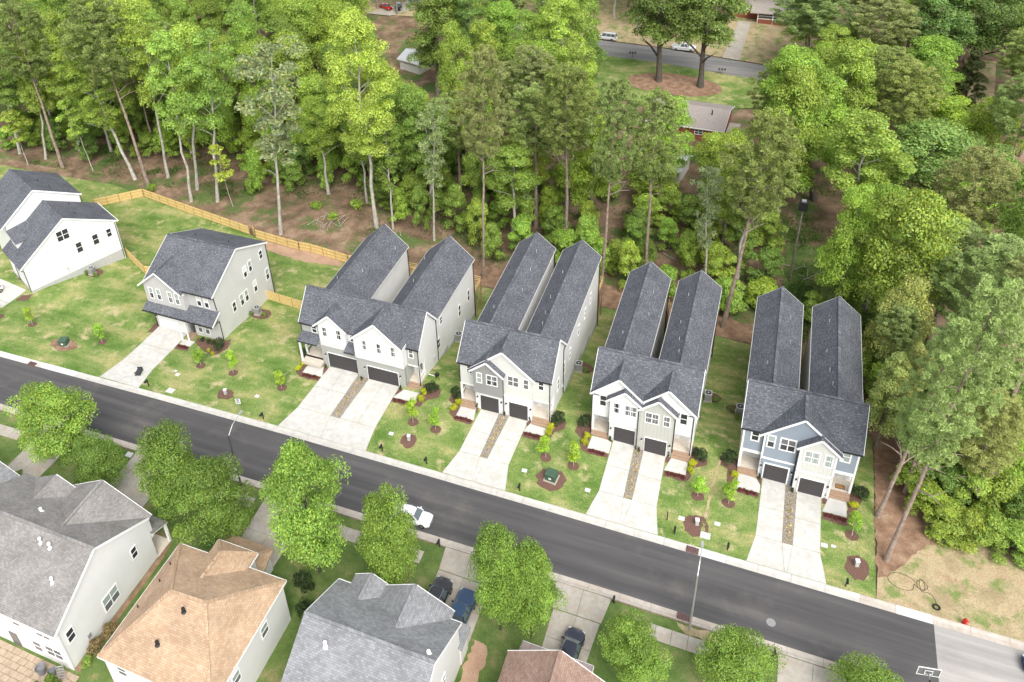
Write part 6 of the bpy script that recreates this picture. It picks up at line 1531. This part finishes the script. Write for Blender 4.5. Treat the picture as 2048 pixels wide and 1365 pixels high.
KN = {'pine': 'pine_tree', 'pinefull': 'pine_tree', 'talltree': 'woodland_tree', 'bigmaple': 'broadleaf_tree', 'broad': 'broadleaf_tree', 'tall': 'woodland_tree', 'sparse': 'woodland_tree', 'oakc': 'oak_tree', 'conifer': 'conifer_tree', 'sapling2': 'young_tree', 'bare': 'woodland_tree', 'under': 'understory_tree'}
for ln in TN.split('\n'):
    a = ln.split(' ', 7)
    if len(a) == 8: plant(a[0], a[1], float(a[2]), float(a[3]), float(a[4]), float(a[5]), a[7], KN[a[0]], lean=float(a[6]))
CW = {'lime': 'lime green', 'mid': 'mid green', 'dark': 'dark green', 'bright': 'fresh green', 'olive': 'olive green', 'olivegrey': 'greyish green'}
def zone(x, y):
    p = 'behind the fenced lawn' if x < -55 else ('behind the duplex rears' if x < 22 else 'right of the blue-grey duplex'); d = 'front rows' if y < 62 else ('middle' if y < 95 else 'far rows')
    return d, p
for ln in TF.split('\n'):
    a = ln.split(); k, c, x, y, h, r = a[0], a[1], *map(float, a[2:]); d, p = zone(x, y)
    plant(k, c, x, y, h, r, '%s %s, %s of the woods %s' % (CW[c], {'pine':'pine','broad':'round-crowned tree','tall':'tall slender tree'}[k], d, p), KN[k], 'woodland trees %s, %s' % (p, d))
for ln in TU.split('\n'):
    a = ln.split(); k, c, x, y, h, r = a[0], a[1], *map(float, a[2:]); d, p = zone(x, y)
    plant(k, c, x, y, h, r, 'low %s understory tree, %s of the woods %s' % (CW[c], d, p), KN[k], 'understory trees %s, %s' % (p, d))
for x, y, h, r, c, lb in [(-64.7, -25.2, 12.3, 4.9, 'street', 'lime street tree at the left with open branches over the pavement'), (-57.3, -26.9, 8.5, 3.5, 'street2', 'street tree just right of the open lime one'), (-45.8, -26.8, 13.8, 4.1, 'street2', 'darker round street tree left of the dark lamp post'), (-39.1, -28.3, 12.7, 4.1, 'street2', 'round street tree beside the white house porch'), (-28.0, -27.5, 18.1, 4.6, 'street', 'largest bright street tree in front of the tan-roofed house'), (-19.4, -26.9, 15.3, 3.4, 'street', 'oval street tree covering the white sedan'), (-8.3, -26.8, 15.0, 2.9, 'street', 'left one of the twin street trees by the blue pickup'), (-5.3, -26.5, 13.3, 2.8, 'street', 'right one of the twin street trees, over a mulch patch'), (4.3, -27.2, 8.3, 3.0, 'street', 'street tree right of the navy sedan driveway'), (12.8, -25.2, 8.3, 3.3, 'street', 'last big maple at the bottom right of the manhole'), (23.4, -23.1, 5.8, 3.2, 'street', 'street tree at the bottom edge near the basketball hoop')]: plant('street', c, x, y, h, r, lb, 'maple_tree', 'street trees on the near side', z=0)
for i, (x, y, h, lb) in enumerate([(-97.2,-5.6,3.4,'young tree in the leftmost mulch ring'),(-90.5,-5.4,3.7,'young yellowish tree second from left, left of the transformer'),(-76.9,-5.2,3.5,'young tree right of the far left transformer'),(-59.4,-4.8,3.4,'young tree in front of the grey house, nearest its door'),(-54,-4.7,4.2,'thin young tree off the right corner of the grey house'),(-45.9,-5.2,3.3,'young tree left of the wide duplex driveway'),
        (-26.7,-5.3,4.1,'pale wispy young tree right of the wide duplex driveway'),(-23.6,-5.5,3.5,'dense young tree left of the cream duplex driveway'),(-9.8,-5.2,3.9,'young tree behind the ringed transformer, left one'),(-6.5,-5.3,3.8,'pale young tree behind the ringed transformer, right one'),(7.2,-4.7,3.0,'young tree left of the narrow dry track'),(10.4,-4.5,3.8,'young tree right of the narrow dry track'),(22.5,-4.3,3.5,'young tree right of the blue-grey duplex walk')]):
    plant('sapling', 'sap', x, y, h, .95, lb, 'young_tree', 'young trees staked in front lawns'); sheet('mulch_ring', ring(x, y, .70, .66, 16, .09, i), .07, 'mulch_dark', res=1)
def bush(x, y, r, h, c, lb, name='shrub', group='dark round shrubs by house corners', cat='shrub', kind='shrub', z=None): plant(kind, c, x, y, h, r, lb, name, group, cat, z=z)
for x, y, lb in ((-45.9,1.2,'dark shrub left of the wide duplex porch'),(-26.3,.1,'dark shrub right of the wide duplex porch'),(-23.0,.1,'dark shrub left of the cream duplex porch'),(-9.7,.3,'dark shrub right of the cream duplex porch'),(-6.6,.9,'dark shrub left of the white duplex porch'),(6.8,.5,'dark shrub right of the white duplex porch'),(9.9,1.3,'dark shrub left of the blue-grey duplex porch'),(23.2,1.0,'dark shrub right of the blue-grey duplex porch'),(-59.0,-.6,'large dark shrub at the right front corner of the grey house')):
    bush(x, y, 1.0, 1.9, 'hedge', lb)
for x, y in ((-62.6,-.0),(-61.4,-.1),(-60.4,-.2)): bush(x, y, .5, .8, 'hedge', 'small dark foundation shrub under the grey house front windows', group='foundation shrubs of the grey house')
for i, (x, y, lb) in enumerate(((-45.3,-.2,'upper yellow shrub left of the wide duplex walk'),(-45.4,-1.5,'lower yellow shrub left of the wide duplex walk'),(-27.2,-.5,'upper yellow shrub right of the wide duplex walk'),(-27.2,-1.6,'lower yellow shrub right of the wide duplex walk'),(-22.3,-.8,'upper yellow shrub left of the cream duplex walk'),(-22.5,-1.8,'lower yellow shrub left of the cream duplex walk'),(-10.3,-.9,'upper yellow shrub right of the cream duplex walk'),(-10.4,-1.9,'lower yellow shrub right of the cream duplex walk'),
        (-6.0,-.8,'upper yellow shrub left of the white duplex walk'),(-6.1,-1.7,'lower yellow shrub left of the white duplex walk'),(6.1,-.6,'upper yellow shrub right of the white duplex walk'),(6.0,-1.7,'lower yellow shrub right of the white duplex walk'),(10.6,-.5,'yellow shrub left of the blue-grey duplex walk'),(22.7,-.5,'yellow shrub right of the blue-grey duplex walk'))):
    bush(x, y, .55, .95, 'gold', lb, 'yellow_shrub', 'bright yellow shrubs beside the duplex walks')
for x, y in ((-60.4,-1.6),(-59.4,-2.0)): bush(x, y, .38, .5, 'gold', 'small golden ball shrub in the grey house bed', 'yellow_shrub', 'golden ball shrubs of the grey house')
for (x0, x1, y), lb in (((-44.4,-41.9,-2.2),'left walk of the wide duplex'),((-30.6,-27.8,-2.75),'right walk of the wide duplex'),((-21.9,-19.9,-3.05),'left walk of the cream duplex'),((-13.1,-10.9,-2.75),'right walk of the cream duplex'),((-5.4,-3.4,-2.6),'left walk of the white duplex'),((3.5,5.6,-2.8),'right walk of the white duplex'),((11.2,13.2,-2.35),'left walk of the blue-grey duplex'),((19.9,22.0,-2.65),'right walk of the blue-grey duplex'),((-65.5,-63.8,-2.1),'walk of the grey house')):
    n = 5
    for i in range(n): bush(x0+(x1-x0)*(i+.5)/n, y+.08*(i % 2), .30, .48, 'purple', 'small purple-leaved shrub edging the front of the '+lb, 'purple_shrub', 'purple shrubs along the '+lb)
for x, y, lb in ((-10.9,12.5,'left of the air conditioner beside the cream duplex'),(-9.2,12.3,'right of the air conditioner beside the cream duplex'),(5.8,12.7,'left of the air conditioner beside the white duplex'),(7.4,12.8,'right of the air conditioner beside the white duplex'),(9.3,11.5,'left of the air conditioner by the blue-grey duplex'),(10.1,10.3,'in front of the air conditioner by the blue-grey duplex'),(-59.3,7.7,'left of the air conditioner by the grey house fence'),(-57.2,8.2,'right of the air conditioner by the grey house fence'),(-92.9,9.0,'left of the air conditioner by the white gabled house'),(-90.9,8.9,'right of the air conditioner by the white gabled house')):
    bush(x, y, .5, .9, 'dark', 'small green bush '+lb, group='bushes around the air conditioners')
for i, (x, y) in enumerate(((-19.85,-.7),(-13.1,-.6),(-3.35,-.35),(3.4,-.35),(13.2,.1),(19.9,-.15),(-41.9,-.1),(-30.4,-.8),(-16.2,-1.0),(.1,-.8),(16.6,-.6),(-36.0,-.9))): bush(x, y, .2, 1.0, 'hedge', 'slim dark upright shrub in the planting pocket beside a garage door', 'upright_shrub', 'upright shrubs beside garage doors')
for x, y, r, h, c, lb in ((-44.6,-41.0,1.0,1.4,'pink','tall red-tipped shrub at the middle of the white-sided house wall'),(-44.7,-42.8,1.0,1.5,'pink','red-flowered shrub beside the white-sided house wall'),(-44.6,-44.3,.7,1.0,'mid','low green shrub at the rear corner of the white-sided house'),(-44.8,-29.0,1.1,1.6,'mid','round green shrub by the porch of the white-sided house'),(-28.6,-29.8,1.2,3.2,'hedge','taller dark evergreen between the tan and grey roofed houses'),(-27.0,-32.2,1.1,2.4,'hedge','lower dark evergreen between the tan and grey roofed houses'),(-69.2,-28.9,.6,.8,'dark','small bush beside the little house corner at the left edge'),(-104.5,-7.4,.9,1.2,'street','bush at the left edge beside the white car')):
    bush(x, y, r, h, c, lb, group=None)
plant('cone', 'arb', -45.6, -47.6, 3.4, .9, 'yellow-green conical evergreen at the bottom edge by the patio', 'conifer_tree', z=.0); plant('cone', 'arb', -46.6, -48.4, 2.8, .8, 'shorter conical evergreen beside the patio', 'conifer_tree', z=.0)
for x, y, r, h in ((-102.5,38,1.3,1.4),(-66.5,41,1.4,1.6),(-61.5,38.5,1.2,1.5),(-59,43,1.5,2)): bush(x, y, r, h, 'bright', 'fresh green bush in the pine straw behind the long fence', 'woodland_bush', 'bushes behind the long fence')
# grass tufts in the rock strips, weeds and ground cover in the woods, fallen branches
P = []; 
for i, (xa, ya, xb, yb_) in enumerate(RS):
    for k in range(70 if i else 90):
        t = NR.rand(); c = NR.randint(0,8)/8+.06; t = c+NR.normal(0,.03); P.append((xa+(xb-xa)*t+NR.normal(0,.14), ya-.4+(yb_-ya+.4)*t, .16))
P = np.array([(x, y, T(x,y)+z) for x, y, z in P]); n = len(P); lv = np.tile(np.array([.60,.50,.22]),(n,1))*NR.uniform(.7,1.25,(n,1))
o = bpy.data.objects.new('ornamental_grass', leafmesh('ornamental_grass', P, NR.normal(0,1,(n,3))+np.array([0,0,.4]), NR.uniform(.16,.32,n), lv.astype(np.float32), .22)); COL.objects.link(o); tag(o,'straw-coloured ornamental grass tufts in the rock strips between drives','grass',kind='stuff')
def scatter(name, polyfn, n, s0, s1, col, label, up=.7, zt=.25, asp=.5):
    pts = []
    while len(pts) < n:
        x, y = polyfn()
        if x is not None: pts.append((x, y, T(x,y)+NR.rand()*zt))
    P = np.array(pts); lv = np.tile(np.array(col),(n,1))*NR.uniform(.65,1.35,(n,1))
    o = bpy.data.objects.new(name, leafmesh(name, P, NR.normal(0,.5,(n,3))+np.array([0,0,up]), NR.uniform(s0,s1,n), lv.astype(np.float32), asp)); COL.objects.link(o); return tag(o, label, 'ground cover', kind='stuff')
blobs = [(NR.uniform(-140,30), NR.uniform(37,80), NR.uniform(1,3.2)) for _ in range(150)]+[(NR.uniform(14,30), NR.uniform(24,60), NR.uniform(1,3)) for _ in range(60)]
def wf():
    b = blobs[NR.randint(len(blobs))]; x, y = NR.normal(b[0],b[2]*.6), NR.normal(b[1],b[2]*.6)
    if x < -55 and y < 39.5: return None, None
    return x, y
scatter('undergrowth', wf, 42000, .09, .24, (.11,.185,.04), 'weedy green undergrowth covering the woodland floor', .8, .55)
def mass():
    x, y = NR.uniform(-150,30), 0; y = NR.uniform(50,110); return x, y
def lf():
    x, y = NR.uniform(-140,30), NR.uniform(29,62); return x, y
scatter('leaf_litter', lf, 16000, .08, .2, (.30,.19,.12), 'brown leaf litter and pine straw scattered under the trees', 1.2, .05)
def gv():
    x, y = NR.uniform(25,60), NR.uniform(-11,-1); return x, y
scatter('dry_weeds', gv, 5000, .04, .12, (.30,.30,.13), 'dry weeds scattered over the vacant lot', .6, .08, .3)
mb = MB()
for cx, cy in ((-62,36),(-60,38.5),(-64,37.5),(-50,37),(2,46),(-3,48),(17,49)):
    for k in range(7):
        a = NR.rand()*3.14; L = NR.uniform(.8,2.4); x, y = cx+NR.normal(0,1.2), cy+NR.normal(0,1); z = T(x,y)+.15+NR.rand()*.3; mb.cyl((x-math.cos(a)*L/2,y-math.sin(a)*L/2,z),(x+math.cos(a)*L/2,y+math.sin(a)*L/2,z+NR.uniform(-.1,.5)),.05,.02,4,False)
o = mb.ob('fallen_branches','trunk_pale'); tag(o,'pale fallen branches and brush heaps on the woodland floor','branches',kind='stuff')
